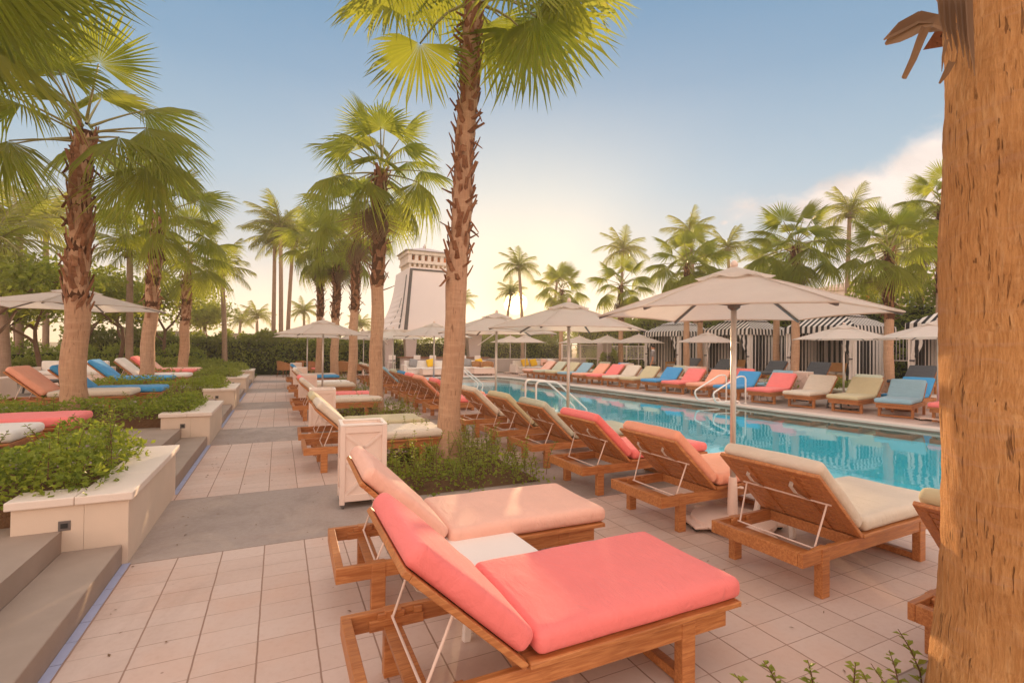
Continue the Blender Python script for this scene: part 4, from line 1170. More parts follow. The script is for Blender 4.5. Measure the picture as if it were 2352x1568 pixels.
# ------------------------------------------------------------------ umbrellas
def make_umbrella(label, loc, rotz, R=1.30, n=6, zr=1.985, zt=2.385, group='white pool umbrellas'):
    t = thing('pool_umbrella', label, 'umbrella', loc, rotz, group)
    mb = MB(); k = 8
    def rimp(a, q):
        # straight edges between the ribs, slightly hollow cloth
        s = 2 * pi / n; i = math.floor(a / s); f = a / s - i
        p0 = Vector((cos(i * s), sin(i * s), 0)); p1 = Vector((cos((i + 1) * s), sin((i + 1) * s), 0))
        v = p0.lerp(p1, f) * (1 - .05 * sin(pi * f) * q)
        z = zt + (zr - zt) * (q ** 1.12) - .022 * sin(pi * f) * sin(pi * min(q, 1)) + .012 * sin(pi * f) * q
        return Vector((v.x * R * q, v.y * R * q, z))
    nr, na = 9, n * k
    q0 = .12
    V = [rimp(2 * pi * j / na, q0 + (1 - q0) * i / (nr - 1)) for i in range(nr) for j in range(na)]
    F = [(i * na + j, (i + 1) * na + j, (i + 1) * na + (j + 1) % na, i * na + (j + 1) % na) for i in range(nr - 1) for j in range(na)]
    mb.add(V, F)
    mb.build('canopy', M['canvas'], t, smooth=True)
    # stitched hem and seams over the ribs
    mb = MB(); hem = V[(nr - 1) * na:]
    mb.tube(hem + [hem[0]], .008, 5, cap=False)
    for i in range(n): mb.tube([rimp(2 * pi * i / n, u) + Vector((0, 0, .003)) for u in (.13, .35, .6, .8, .995)], .005, 4)
    mb.build('seam', M['canvas'], t)
    smooth_by_angle(t.children[0], 25)
    mb = MB(); V = []
    for i, q in enumerate((.02, .1, .2, .27)):
        for j in range(na):
            p = rimp(2 * pi * j / na, q); V.append(Vector((p.x, p.y, p.z + .05 - .02 * (i / 3) + (.012 * cos(n * 2 * pi * j / na) if i == 3 else 0))))
    mb.add(V, [(i * na + j, (i + 1) * na + j, (i + 1) * na + (j + 1) % na, i * na + (j + 1) % na) for i in range(3) for j in range(na)])
    mb.build('vent_cap', M['canvas'], t)
    mb = MB(); mb.lathe([(.012, 0), (.03, .015), (.036, .035), (.026, .06), (.008, .075)], 12, (0, 0, zt + .035)); mb.build('finial', M['pale_paint'], t, smooth=True)
    mb = MB(); mb.lathe([(.026, .4), (.026, 1.2), (.026, zt)], 16); mb.build('pole', M['alu'], t, smooth=True)
    mb = MB(); mb.lathe([(.062, .03), (.05, .05), (.04, .38), (.034, .46), (.03, .462)], 16)
    mb.tube([(.0, .04, .36), (.0, .085, .36)], .008, 6); mb.lathe([(.02, 0), (.024, .008), (.02, .016)], 8, (0, .085, .352))
    mb.build('sleeve', M['pale_paint'], t)
    mb = MB(); mb.lathe([(.03, zt - .36), (.055, zt - .34), (.06, zt - .29), (.036, zt - .27), (.036, zt - .2)], 14); mb.build('hub', M['dark_metal'], t)
    for i in range(n):
        a = 2 * pi * i / n
        mb = MB()
        p0, p1 = rimp(a, .05), rimp(a, .995); d = Vector((0, 0, -.022))
        q_ = [rimp(a, u) + d for u in (.06, .35, .65, .99)]
        for u, v in zip(q_, q_[1:]): mb.beam(u, v, .02, .02)
        j = rimp(a, .52) + d * 1.4
        mb.beam((cos(a) * .05, sin(a) * .05, zt - .31), j, .016, .016); mb.box(-.025, .025, -.016, .016, -.02, .02, Matrix.Translation(j) @ Matrix.Rotation(a, 4, 'Z'))
        mb.build('rib', M['dark_metal'], t)
    mb = MB(); mb.lathe([(.36, .045), (.37, .06), (.36, .085), (.2, .105), (.07, .11)], 28)
    mb.box(-.44, .44, -.16, .16, .035, .062, bev=.01); mb.box(-.16, .16, -.44, .44, .0355, .0615, bev=.01)
    bs = mb.build('base', M['pale_paint'], t)
    for a in range(4):
        x, y = .4 * cos(a * pi / 2), .4 * sin(a * pi / 2)
        mb = MB(); d = Vector((-sin(a * pi / 2), cos(a * pi / 2), 0)); c_ = Vector((x, y, .03))
        mb.tube([c_ - d * .11, c_ - d * .07, c_ - d * .069, c_ + d * .069, c_ + d * .07, c_ + d * .11], [.03, .03, .012, .012, .03, .03], 10)
        mb.build('wheel', M['black'], bs)
    return t
def at_xy(px, dep):
    p = AT(px, 795, dep); return Vector((p.x, p.y, 0))
UM = [(1685, 4.62, 'nearest and largest white umbrella, its pole right of the peach lounger', 1.36), (1306, 7.75, 'second white umbrella, its pole rising behind the coral lounger', 1.33), (1140, 10.4, 'third white umbrella, its pole just right of the tall trunk', 1.33),
      (997, 15.2, 'white umbrella just left of the tall trunk in front of the tower', 1.33), (742, 14.1, 'white umbrella over the path row between the two white bins', 1.33), (706, 19.4, 'white umbrella over the path row tucked behind a nearer one', 1.33),
      (835, 24.2, 'white umbrella between the third and second palms', 1.33), (903, 20.4, 'white umbrella in front of the left tower leg', 1.33), (1172, 31., 'left one of two far white umbrellas over the white sofas', 1.33), (1207, 29., 'right one of two far white umbrellas over the white sofas', 1.33),
      (1331, 29.5, 'farthest white umbrella in front of the white railing', 1.33), (1395, 27.5, 'white umbrella in front of the grey pillar', 1.33), (1467, 24.6, 'white umbrella left of the man', 1.33), (1625, 20.6, 'white umbrella in front of the two left cabanas', 1.33),
      (1938, 14.3, 'white umbrella across the pool in front of the third striped cabana', 1.36), (2155, 11.9, 'white umbrella across the pool half hidden by the near trunk', 1.36)]
proto_u = None
for i, (px, dep, lb, R) in enumerate(UM):
    loc = at_xy(px, dep)
    rz = atan2(-loc.y, -loc.x) + pi / 6 + (0, .22, -.15, .3, .1, -.2, .2, -.3, .1, .3, -.1, .2, 0, .15, .1, -.1)[i]
    if proto_u is None: proto_u = make_umbrella(lb, loc, rz)
    else: clone(proto_u, lb, loc, rz, scale=R / 1.36 if i < 14 else 1.0)
# the wide garden umbrella behind the stout left palm
make_umbrella('wide white umbrella in the left garden behind the stout palm', at_xy(176, 9.6) + Vector((0, 0, TERR)), .5, 1.5, 6, 2.02, 2.36)


# ------------------------------------------------------------------ handrails at the pool
def handrail(name, label, loc, rotz, shape, sep=.5, cat='handrail'):
    t = thing(name, label, cat, loc, rotz, 'white pool handrails')
    for s in (0, sep):
        # rounded path
        pts = [Vector((x, s, z)) for x, z in shape]; outp = [pts[0]]
        for a, b, c in zip(pts, pts[1:], pts[2:]):
            r_ = min(.12, (b - a).length * .45, (c - b).length * .45)
            p, q = b + (a - b).normalized() * r_, b + (c - b).normalized() * r_
            for k in range(6):
                u = k / 5; outp.append(p * (1 - u) ** 2 + b * 2 * u * (1 - u) + q * u * u)
        outp.append(pts[-1])
        mb = MB(); mb.tube(outp, .024, 10)
        mb.build('rail', M['steel'], t, smooth=True)
        for e in (pts[0], pts[-1]):
            if e.z > -.02:
                mb = MB(); mb.lathe([(.05, .008), (.05, .02), (.03, .028)], 14, (e.x, e.y, 0)); mb.build('flange', M['steel'], t)
    return t
STEP_RAIL = [(0, 0), (0, .86), (.55, .84), (1.45, .12), (1.3, -.35), (1.0, -.5)]
handrail('pool_handrail', 'white double handrail sloping into the pool left of the second umbrella pole', (5.45, 10.15, 0), 0., STEP_RAIL, .55)
handrail('pool_handrail', 'white handrail at the near side of the pool half hidden by the tall trunk', (6.1, 18.6, 0), 0., STEP_RAIL, .55)
handrail('pool_handrail', 'white looped handrail across the pool behind the near umbrella pole', (12.95, 10.55, 0), pi - .05, [(0, 0), (0, .84), (.28, .85), (1.32, .36), (1.2, .09), (.3, .10), (.25, 0)], -.75)

# ------------------------------------------------------------------ striped cabanas
def swag(mb, x, y0, y1, zt, zb, ztie, bunch, n=14, axis='Y'):
    """a curtain gathered to one side by a tie"""
    V = []
    zs = [zt, zt - .25, ztie + .25, ztie, ztie - .2, zb]
    ws = [1., .8, .35, .14, .28, .5]
    for z, w_ in zip(zs, ws):
        for i in range(n + 1):
            u = i / n
            yy = y0 + (y1 - y0) * (u * w_ + (0 if bunch < 0 else 0))
            V.append((x + .03 * sin(u * n * 1.7) * (.4 + w_ * .6), yy, z))
    mb.add(V, [(r * (n + 1) + i, r * (n + 1) + i + 1, (r + 1) * (n + 1) + i + 1, (r + 1) * (n + 1) + i) for r in range(5) for i in range(n)])
def cabana(label, x, y, w=2.75, d=2.6, z=CT, hz=2.34, eave=.26):
    """square striped tent: front faces -X, pitched roof with a raised vent cap, valance, curtains, striped inner walls"""
    t = thing('cabana', label, 'cabana', (x, y, z), 0., 'striped cabanas')
    mb = MB()
    for px in (0, d):
        for py in (0, w): mb.box(px - .035, px + .035, py - .035, py + .035, 0, hz)
    mb.box(-.03, .03, .036, w - .036, hz - .07, hz); mb.box(d - .03, d + .03, .036, w - .036, hz - .07, hz)
    mb.box(.036, d - .036, -.03, .03, hz - .07, hz); mb.box(.036, d - .036, w - .03, w + .03, hz - .07, hz)
    mb.build('frame', M['white_paint'], t)
    o = .09; cx, cy = d / 2, w / 2
    def frus(r0x, r0y, z0, r1x, r1y, z1, name, par):
        lo = [(cx - r0x, cy - r0y, z0), (cx + r0x, cy - r0y, z0), (cx + r0x, cy + r0y, z0), (cx - r0x, cy + r0y, z0)]
        hi = [(cx - r1x, cy - r1y, z1), (cx + r1x, cy - r1y, z1), (cx + r1x, cy + r1y, z1), (cx - r1x, cy + r1y, z1)]
        mb = MB()
        for i, mi in enumerate((0, 1, 0, 1)):
            j = (i + 1) % 4
            mb.add([lo[i], lo[j], hi[j], hi[i]], [(0, 1, 2, 3)], mi)
        return mb.build(name, [M['stripe_x'], M['stripe_y']], par)
    rf = frus(d / 2 + o, w / 2 + o, hz + .02, .62, .62, hz + .47, 'roof', t)
    frus(.78, .78, hz + .45, .03, .03, hz + .72, 'vent_cap', rf)
    mb = MB(); n = 60
    def val(p0, p1, mi):
        p0, p1 = Vector(p0), Vector(p1); V = []
        nn = (p1 - p0).normalized().cross(Vector((0, 0, 1)))
        for i in range(n + 1):
            p = p0.lerp(p1, i / n); V += [p + Vector((0, 0, hz + .02)), p + nn * .02 + Vector((0, 0, hz - eave - .015 * cos(i * 2 * pi / 5)))]
        mb.add(V, [(2 * i, 2 * i + 1, 2 * i + 3, 2 * i + 2) for i in range(n)], mi)
    a, b, c_, e = (-o, -o, 0), (d + o, -o, 0), (d + o, w + o, 0), (-o, w + o, 0)
    val(a, b, 0); val(b, c_, 1); val(c_, e, 0); val(e, a, 1)
    mb.build('valance', [M['stripe_x'], M['stripe_y']], t)
    def wall(p0, p1, mi, name, z0=.03, z1=hz - .08, amp=.035):
        p0, p1 = Vector(p0), Vector(p1); V = []; m_ = 72; nn = (p1 - p0).normalized().cross(Vector((0, 0, 1)))
        for i in range(m_ + 1):
            p = p0.lerp(p1, i / m_) + nn * (amp * sin(i * 1.05))
            V += [p + Vector((0, 0, z1)), p + Vector((0, 0, z0))]
        mb = MB(); mb.add(V, [(2 * i, 2 * i + 1, 2 * i + 3, 2 * i + 2) for i in range(m_)])
        return mb.build(name, [M['stripe_x'], M['stripe_y']][mi], t, smooth=True)
    wall((.06, -.01, 0), (d - .05, -.01, 0), 0, 'side_curtain'); wall((.06, w + .01, 0), (d - .05, w + .01, 0), 0, 'side_curtain'); wall((d - .01, .05, 0), (d - .01, w - .05, 0), 1, 'back_curtain')
    for y0, y1 in ((.02, .75), (w - .02, w - .75)):
        mb = MB(); swag(mb, -.01, y0, y1, hz - .08, .04, 1.05, 0); cu = mb.build('front_curtain', M['stripe_y'], t, smooth=True)
        mb = MB(); s = 1 if y1 > y0 else -1; mb.box(-.05, .03, min(y0, y0 + s * .13), max(y0, y0 + s * .13), 1.03, 1.08); mb.build('tie', M['tower_trim'], cu)
    return t
def wicker_sofa(label, x, y, z, w=1.7, seat='tan_wicker', cush='tan_wicker'):
    t = thing('cabana_sofa', label, 'sofa', (x, y, z), 0., 'tan sofas in the cabanas')
    mb = MB(); mb.box(0, .8, 0, w, .05, .36, bev=.03); mb.build('seat', M[seat], t)
    mb = MB(); mb.box(.62, .82, 0, w, .362, .85, bev=.05); mb.build('backrest', M[cush], t)
    for y0 in (-.14, w + .002):
        mb = MB(); mb.box(0, .8, y0, y0 + .138, .05, .6, bev=.04); mb.build('arm', M[seat], t)
    for k in range(2):
        mb = MB(); mb.box(.0, .6, .03 + k * w / 2, w / 2 - .03 + k * w / 2, .362, .47, bev=.03); mb.build('cushion', M['sand'], t)
    return t
for i, (y, lb) in enumerate([(20.6, 'farthest left striped cabana, behind the man'), (16.05, 'second striped cabana from the left, between two booted palms'), (11.45, 'third striped cabana, in front of the full fan palm'), (6.85, 'right striped cabana cut by the near trunk')]):
    cabana(lb, 20., y)
    wicker_sofa(['tan sofa in the farthest left cabana', 'tan sofa in the second cabana from the left', 'tan sofa in the third cabana', 'tan sofa in the right cabana by the near trunk'][i], 21.2, y + .55, CT)
def stool(label, x, y, z=CT):
    t = thing('pierced_stool', label, 'stool', (x, y, z), 0., 'round pierced white stools')
    mb = MB(); mb.lathe([(.2, 0), (.24, .1), (.25, .22), (.24, .34), (.2, .44)], 18); mb.build('body', M['white_paint'], t, smooth=True)
    mb = MB()
    for k in range(14):
        for j in range(3):
            a = 2 * pi * (k + .5 * (j % 2)) / 14; r_ = .243 + .006 * (j == 1); zz = .12 + j * .1
            c_ = Vector((r_ * cos(a), r_ * sin(a), zz)); tt = Vector((-sin(a), cos(a), 0)); u = Vector((0, 0, 1)); nn = Vector((cos(a), sin(a), 0)) * .004
            mb.add([c_ + nn - tt * .03, c_ + nn - u * .035, c_ + nn + tt * .03, c_ + nn + u * .035], [(0, 1, 2, 3)])
    mb.build('piercings', M['tower_trim'], t)
    mb = MB(); mb.lathe([(.21, .441), (.22, .455), (.2, .468)], 18); mb.build('top', M['white_paint'], t)
stool('round pierced white stool between charcoal loungers at the third cabana', 18.4, 13.2); stool('round pierced white stool between charcoal loungers at the second cabana', 18.4, 17.7); stool('round pierced white stool on the cabana terrace near the right trunk', 18.5, 9.6)

# ------------------------------------------------------------------ bar, tower, sofas at the far end
TX0, TX1, TY = 7.3, 9.85, 30.6
t = thing('bar_tower', 'tall tapering white tower with dark borders and an open lantern top over the pool bar', 'tower', (0, 0, 0))
def quad_prism(mb, prof, mi=0):
    """prof: list of (z, x0, x1, y0, y1)"""
    V = []
    for z, a, b, c_, e in prof: V += [(a, c_, z), (b, c_, z), (b, e, z), (a, e, z)]
    F = [(4 * i + j, 4 * i + (j + 1) % 4, 4 * i + 4 + (j + 1) % 4, 4 * i + 4 + j) for i in range(len(prof) - 1) for j in range(4)]
    F += [(3, 2, 1, 0), tuple(4 * (len(prof) - 1) + j for j in range(4))]
    mb.add(V, F, mi)
def tcorner(u, left, back, off=0.):
    z = 2.45 + 4.15 * u; tp = .42 * (1 - u); fl = .95 * (1 - u) ** 2.8
    x = (TX0 - tp) if left else (TX1 + tp)
    if back: x += (-fl if left else fl)
    return Vector((x, (TY + 3.9 + .3 * fl) if back else TY - .22 * (1 - u) - off, z))
mb = MB(); V = []
for i in range(13):
    u = i / 12; V += [tcorner(u, 1, 0), tcorner(u, 0, 0), tcorner(u, 0, 1), tcorner(u, 1, 1)]
mb.add(V, [(4 * i + j, 4 * i + (j + 1) % 4, 4 * i + 4 + (j + 1) % 4, 4 * i + 4 + j) for i in range(12) for j in range(4)] + [(3, 2, 1, 0), (48, 49, 50, 51)])
mb.build('body', M['tower_wall'], t)
def fpt(u, s, off): return tcorner(u, 1, 0, off).lerp(tcorner(u, 0, 0, off), s)
mb = MB(); V = [fpt(i / 10, s, .06) for i in range(11) for s in (.015, .985)]; V2 = [v + Vector((0, .07, 0)) for v in V]
mb.add(V + V2, [(2 * i, 2 * i + 1, 2 * i + 3, 2 * i + 2) for i in range(10)] + [(2 * i, 2 * i + 2, 22 + 2 * i + 2, 22 + 2 * i) for i in range(10)] + [(2 * i + 1, 22 + 2 * i + 1, 22 + 2 * i + 3, 2 * i + 3) for i in range(10)] + [(20, 21, 43, 42)])
mb.build('front_panel', M['tower_wall'], t)
mb = MB()
for s0, s1 in ((.015, .085), (.925, .985)):
    V = [fpt(i / 10 * .965, s, .085) for i in range(11) for s in (s0, s1)]; mb.add(V, [(2 * i, 2 * i + 1, 2 * i + 3, 2 * i + 2) for i in range(10)])
V = [fpt(u, s, .088) for u in (.955, .985) for s in (.015, .985)]; mb.add(V, [(0, 1, 3, 2)])
mb.build('border', M['tower_trim'], t)
mb = MB()     # dark curved trim and slot on the left face
for f0, f1, ua, ub in ((.10, .16, .03, .9), (.24, .27, .0, .55)):
    V = []
    for i in range(13):
        u = ua + (ub - ua) * i / 12; A, B = tcorner(u, 1, 0), tcorner(u, 1, 1); g = 1.8 * (1 - u) ** 4 if f0 > .2 else 0
        V += [A.lerp(B, min(1, f0 + .3 * g)) + Vector((-.015, 0, 0)), A.lerp(B, min(1, f1 + .3 * g)) + Vector((-.015, 0, 0))]
    mb.add(V, [(2 * i, 2 * i + 2, 2 * i + 3, 2 * i + 1) for i in range(12)])
mb.build('side_trim', M['tower_trim'], t)
mb = MB()     # lantern: ring beam, posts, upper beam
x0, x1, y0, y1 = TX0 - .12, TX1 + .12, TY - .12, TY + 2.4
mb.box(x0 + .12, x1 - .12, y0 + .12, y1 - .12, 6.58, 6.66); 
for i in range(9): mb.box(x0 + .1 + i * (x1 - x0 - .34) / 8, x0 + .24 + i * (x1 - x0 - .34) / 8, y0 + .1, y0 + .24, 6.66, 6.86)
for i in range(9): mb.box(x0 + .1, x0 + .24, y0 + .3 + i * (y1 - y0 - .5) / 8, y0 + .42 + i * (y1 - y0 - .5) / 8, 6.66, 6.86)
mb.box(x0, x1, y0, y1, 6.86, 7.06, bev=.03)
for i in range(7): mb.box(x0 + .04 + i * (x1 - x0 - .3) / 6, x0 + .26 + i * (x1 - x0 - .3) / 6, y0 + .04, y0 + .22, 7.06, 7.42)
for i in range(7): mb.box(x0 + .04, x0 + .24, y0 + .3 + i * (y1 - y0 - .6) / 6, y0 + .5 + i * (y1 - y0 - .6) / 6, 7.06, 7.42)
mb.box(x0 - .06, x1 + .06, y0 - .06, y1 + .06, 7.42, 7.66, bev=.04)
lan = mb.build('lantern', M['stucco_cap'], t)
mb = MB(); mb.box(x0 + .45, x1 - .1, y0 + .5, y1 - .2, 7.06, 7.42); mb.build('inner_wall', M['terracotta'], lan)
mb = MB(); cx_, cy_ = (x0 + x1) / 2, (y0 + y1) / 2
mb.add([(x0 - .2, y0 - .2, 7.662), (x1 + .2, y0 - .2, 7.662), (x1 + .2, y1 + .2, 7.662), (x0 - .2, y1 + .2, 7.662), (cx_ - .12, cy_ - .12, 8.1), (cx_ + .12, cy_ - .12, 8.1), (cx_ + .12, cy_ + .12, 8.1), (cx_ - .12, cy_ + .12, 8.1)],
       [(3, 2, 1, 0), (0, 1, 5, 4), (1, 2, 6, 5), (2, 3, 7, 6), (3, 0, 4, 7), (4, 5, 6, 7)])
mb.lathe([(.1, 0), (.12, .1), (.05, .2), (.02, .3)], 10, (cx_, cy_, 8.1)); mb.build('roof', M['roof_metal'], t)
for x, y, w_ in ((6.0, 30.2, .55), (7.25, 29.9, .7), (11.6, 30.4, .9), (6.4, 33.4, .6), (11.2, 33.4, .6)):
    mb = MB(); quad_prism(mb, [(-.05, x - w_ * .4, x + w_ * .4, y - .25, y + .25), (1.2, x - w_ * .42, x + w_ * .42, y - .26, y + .26), (2.52, x - w_ * .55, x + w_ * .55, y - .3, y + .4)]); mb.build('leg', M['bar_wall'], t)
# flat bar canopy with braces
mb = MB(); mb.box(5.2, 12.3, 29.2, 34.2, 2.5, 2.62, bev=.02); mb.build('canopy', M['canvas'], t)
for x, s in ((5.9, -1), (11.7, 1)):
    mb = MB(); mb.beam((x, 29.9, 1.75), (x + s * .9, 29.3, 2.5), .05, .05); mb.build('brace', M['white_paint'], t)
t = thing('bar_counter', 'long pale pool bar counter with a wooden top under the tower', 'bar counter', (6.5, 29.0, 0))
mb = MB(); mb.box(.05, 5.6, .1, .5, -.03, .94, bev=.01); mb.build('counter_front', M['bar_wall'], t)
mb = MB(); mb.box(-.1, 5.75, -.05, .65, .945, 1.0, bev=.01); mb.build('counter_top', M['teak_dark'], t)
for i in range(6):
    s = thing('bar_stool', 'white bar stool %s at the pool bar' % ['standing apart by the left tower leg', 'second from the left', 'third from the left', 'fourth from the left', 'fifth from the left', 'at the right end'][i], 'bar stool', (6.2 + i * .95 + (.15 if i else -.35), 28.55, 0), group='white bar stools')
    mb = MB(); mb.box(-.2, .2, -.2, .2, .68, .72, bev=.01); mb.build('seat', M['white_paint'], s)
    mb = MB(); mb.box(-.2, .2, -.2, -.17, .86, 1.12, bev=.01); mb.beam((-.17, -.185, .7), (-.17, -.185, .9), .03, .03); mb.beam((.17, -.185, .7), (.17, -.185, .9), .03, .03); mb.build('backrest', M['white_paint'], s)
    for sx in (-1, 1):
        for sy in (-1, 1): mb = MB(); mb.beam((sx * .17, sy * .17, .68), (sx * .21, sy * .21, 0), .03, .03, up=(0, 1, 0)); mb.build('leg', M['white_paint'], s)
    mb = MB(); mb.box(-.19, .19, -.2, -.18, .25, .28); mb.box(-.19, .19, .18, .2, .25, .28); mb.build('foot_rail', M['white_paint'], s)
def white_sofa(label, x, y, w, pil):
    t = thing('white_sofa', label, 'sofa', (x, y, 0), 0., 'white sofas at the end of the pool')
    mb = MB(); mb.box(0, w, 0, .85, .1, .34, bev=.02); mb.build('base', M['white_paint'], t)
    mb = MB(); mb.box(0, w, .66, .86, .341, .82, bev=.04); mb.build('backrest', M['white'], t)
    for x0 in (-.17, w + .002): mb = MB(); mb.box(x0, x0 + .168, 0, .86, .1, .62, bev=.03); mb.build('arm', M['white_paint'], t)
    n = max(2, int(w / .75))
    for k in range(n): mb = MB(); mb.box(k * w / n + .01, (k + 1) * w / n - .01, -.02, .65, .342, .47, bev=.03); mb.build('seat_cushion', M['white'], t)
    for fx in (.05, w - .11): mb = MB(); mb.box(fx, fx + .06, .05, .11, 0, .1); mb.box(fx, fx + .06, .7, .76, 0, .1); mb.build('foot', M['white_paint'], t)
    for px, c, nm in pil:
        p = thing('throw_pillow', nm, 'pillow', (x + px, y + .5, .71), 0., 'pillows on the white sofas')
        me = cushion(-.22, .22, .44, .14, M[c], px, .05); part('pad', me, p, Matrix.Rotation(radians(72), 4, 'X') @ Matrix.Rotation(radians(12 * (1 if c == 'yellow' else -1)), 4, 'Z') @ Matrix.Translation((0, 0, -.07)))
white_sofa('white sofa left of the tall trunk with a grey and a yellow pillow', 6.35, 26.75, 2.5, [(.45, 'grey', 'grey pillow on the sofa left of the tall trunk'), (1.45, 'yellow', 'yellow pillow on the sofa left of the tall trunk')])
white_sofa('white sofa just right of the tall trunk with a grey and a yellow pillow', 9.75, 27.2, 1.75, [(.45, 'grey', 'grey pillow on the sofa right of the tall trunk'), (1.2, 'yellow', 'yellow pillow on the sofa right of the tall trunk')])
white_sofa('white sofa under the two far umbrellas with yellow and pink pillows', 13.15, 26.8, 3.0, [(.7, 'yellow', 'large yellow pillow under the two far umbrellas'), (1.3, 'yellow', 'second yellow pillow, beside the pinkish one'), (2.05, 'blush', 'pinkish pillow on the sofa under the two far umbrellas'), (2.5, 'white', 'white pillow at the right end of the far sofa')])
def coffee_table(label, x, y, w=1.5):
    t = thing('low_table', label, 'low table', (x, y, 0), 0., 'low white tables at the end of the pool')
    mb = MB(); mb.box(0, w, 0, .6, .1, .42, bev=.015); mb.build('box', M['pale_paint'], t); mb = MB(); mb.box(-.03, w + .03, -.03, .63, .421, .45, bev=.008); mb.build('table_top', M['white_paint'], t)
coffee_table('low white box table before the sofa left of the tall trunk', 7.0, 25.95); coffee_table('low white box table before the sofa right of the tall trunk', 10.1, 26.3, 1.3); coffee_table('low white box table before the sofa with yellow pillows', 13.4, 25.9, 1.3)

# wicker chairs and tables by the hedge
def wicker_chair(label, x, y, rz, cush='khaki', group='wicker armchairs', col='wicker'):
    t = thing('wicker_chair', label, 'armchair', (x, y, 0), rz, group)
    mb = MB(); mb.box(-.28, .28, -.27, .27, .34, .42, bev=.02); mb.build('seat', M[col], t)
    V = []; n = 14
    for i in range(n + 1):
        a = -2.1 + 4.2 * i / n; r_ = .32; hh = .62 + .2 * max(0, cos(a * .62)) ** 2
        c_, s_ = cos(a), sin(a)
        V += [(-r_ * c_ * .95, r_ * s_, .36), (-r_ * c_ * 1.08, r_ * s_ * 1.08, hh), (-(r_ + .04) * c_ * 1.08, (r_ + .04) * s_ * 1.08, hh), (-(r_ + .04) * c_ * .95, (r_ + .04) * s_, .36)]
    mb = MB(); mb.add(V, [(4 * i + j, 4 * i + (j + 1) % 4, 4 * i + 4 + (j + 1) % 4, 4 * i + 4 + j) for i in range(n) for j in range(4)] + [(0, 1, 2, 3), (4 * n + 3, 4 * n + 2, 4 * n + 1, 4 * n)])
    mb.build('backrest', M[col], t)
    for sx in (-1, 1):
        for sy in (-1, 1): mb = MB(); mb.tube([(sx * .22, sy * .2, .35), (sx * .27, sy * .25, 0)], .018, 6); mb.build('leg', M['teak_dark'], t)
    mb = MB(); mb.box(-.24, .25, -.24, .24, .421, .49, bev=.03); mb.build('cushion', M[cush], t)
    return t
for i, (px, dep, rz, c, lb) in enumerate([(655, 25.2, .6, 'slate_blue', 'wicker armchair with a bluish seat at the end of the path'), (682, 26.0, 2.6, 'yellow', 'wicker armchair with a yellow seat behind the white bins'), (722, 25.0, -1., 'coral', 'wicker armchair with an orange seat left of the pair of palms'),
                                          (777, 26.5, 2., 'coral', 'wicker armchair with an orange seat between the far palms'), (818, 25.8, .4, 'coral', 'wicker armchair with a coral seat left of the second palm'), (790, 24.6, 1.2, 'khaki', 'wicker armchair with a khaki seat beside the third palm')]):
    p = at_xy(px, dep); wicker_chair(lb, p.x, p.y, rz, c)
for i, (px, dep, rz, lb) in enumerate([(1098, 29.5, 1., 'wicker chair by the low wall left of the far sofa'), (1120, 29.0, -2., 'wicker chair turned to the table left of the far sofa'), (1262, 28.5, .5, 'left wicker chair right of the far white sofa'), (1285, 28.8, 2.2, 'middle wicker chair right of the far white sofa'), (1305, 29.4, 3.0, 'right wicker chair right of the far white sofa')]):
    p = at_xy(px, dep); wicker_chair(lb, p.x, p.y, rz, 'khaki', 'wicker chairs by the low wall')
def dining_table(label, x, y, w=.9, mat='teak'):
    t = thing('dining_table', label, 'table', (x, y, 0), 0., 'small outdoor dining tables')
    mb = MB(); mb.box(-w / 2, w / 2, -w / 2, w / 2, .70, .735, bev=.008); mb.build('table_top', M[mat], t)
    for sx in (-1, 1):
        for sy in (-1, 1): mb = MB(); mb.box(sx * w * .4 - .025, sx * w * .4 + .025, sy * w * .4 - .025, sy * w * .4 + .025, 0, .699); mb.build('leg', M[mat], t)
for px, dep, lb in ((700, 27., 'wooden dining table left of the pair of far palms'), (800, 27.2, 'wooden dining table behind the third palm'), (1110, 30.2, 'wooden dining table by the low wall left of the far sofa'), (1280, 30., 'wooden dining table right of the far sofa')):
    p = at_xy(px, dep); dining_table(lb, p.x, p.y)
# left garden furniture
def garden_sofa(label, x, y, w, rz=0., group='pale garden sofas'):
    t = thing('garden_sofa', label, 'sofa', (x, y, TERR), rz, group)
    mb = MB(); mb.box(0, w, 0, .8, .08, .38, bev=.02); mb.build('base', M['pale_paint'], t)
    mb = MB(); mb.box(0, w, .62, .8, .381, .78, bev=.04); mb.build('backrest', M['white'], t)
    for x0 in (-.16, w + .002): mb = MB(); mb.box(x0, x0 + .158, 0, .8, .08, .6, bev=.03); mb.build('arm', M['pale_paint'], t)
    for k in range(2): mb = MB(); mb.box(k * w / 2 + .01, (k + 1) * w / 2 - .01, -.02, .61, .382, .5, bev=.03); mb.build('seat_cushion', M['white'], t)
garden_sofa('pale cushioned sofa in the left garden seen from behind at the left edge', -5.3, 14.3, 2.3, pi)
garden_sofa('white sofa in the left garden behind the blue lounger', -6.4, 18.6, 1.6, 0.)

# ------------------------------------------------------------------ a man walking away
t = thing('person', 'man seen from behind in a grey short sleeved shirt, standing beyond the far loungers', 'person', (15.75, 17.85, 0), radians(38), None, 1.06)
def skin_body(name, joints, edges, mat, parent, sub=1):
    me = bpy.data.meshes.new(name); me.from_pydata([j[0] for j in joints], edges, [])
    o = bpy.data.objects.new(name, me); COL.objects.link(o); o.parent = parent
    sk = o.modifiers.new('skin', 'SKIN'); sk.use_smooth_shade = True
    for v, j in zip(me.skin_vertices[0].data, joints): v.radius = j[1] if isinstance(j[1], tuple) else (j[1], j[1])
    me.skin_vertices[0].data[0].use_root = True
    sb = o.modifiers.new('sub', 'SUBSURF'); sb.levels = sub; sb.render_levels = sub
    me.materials.append(mat); return o
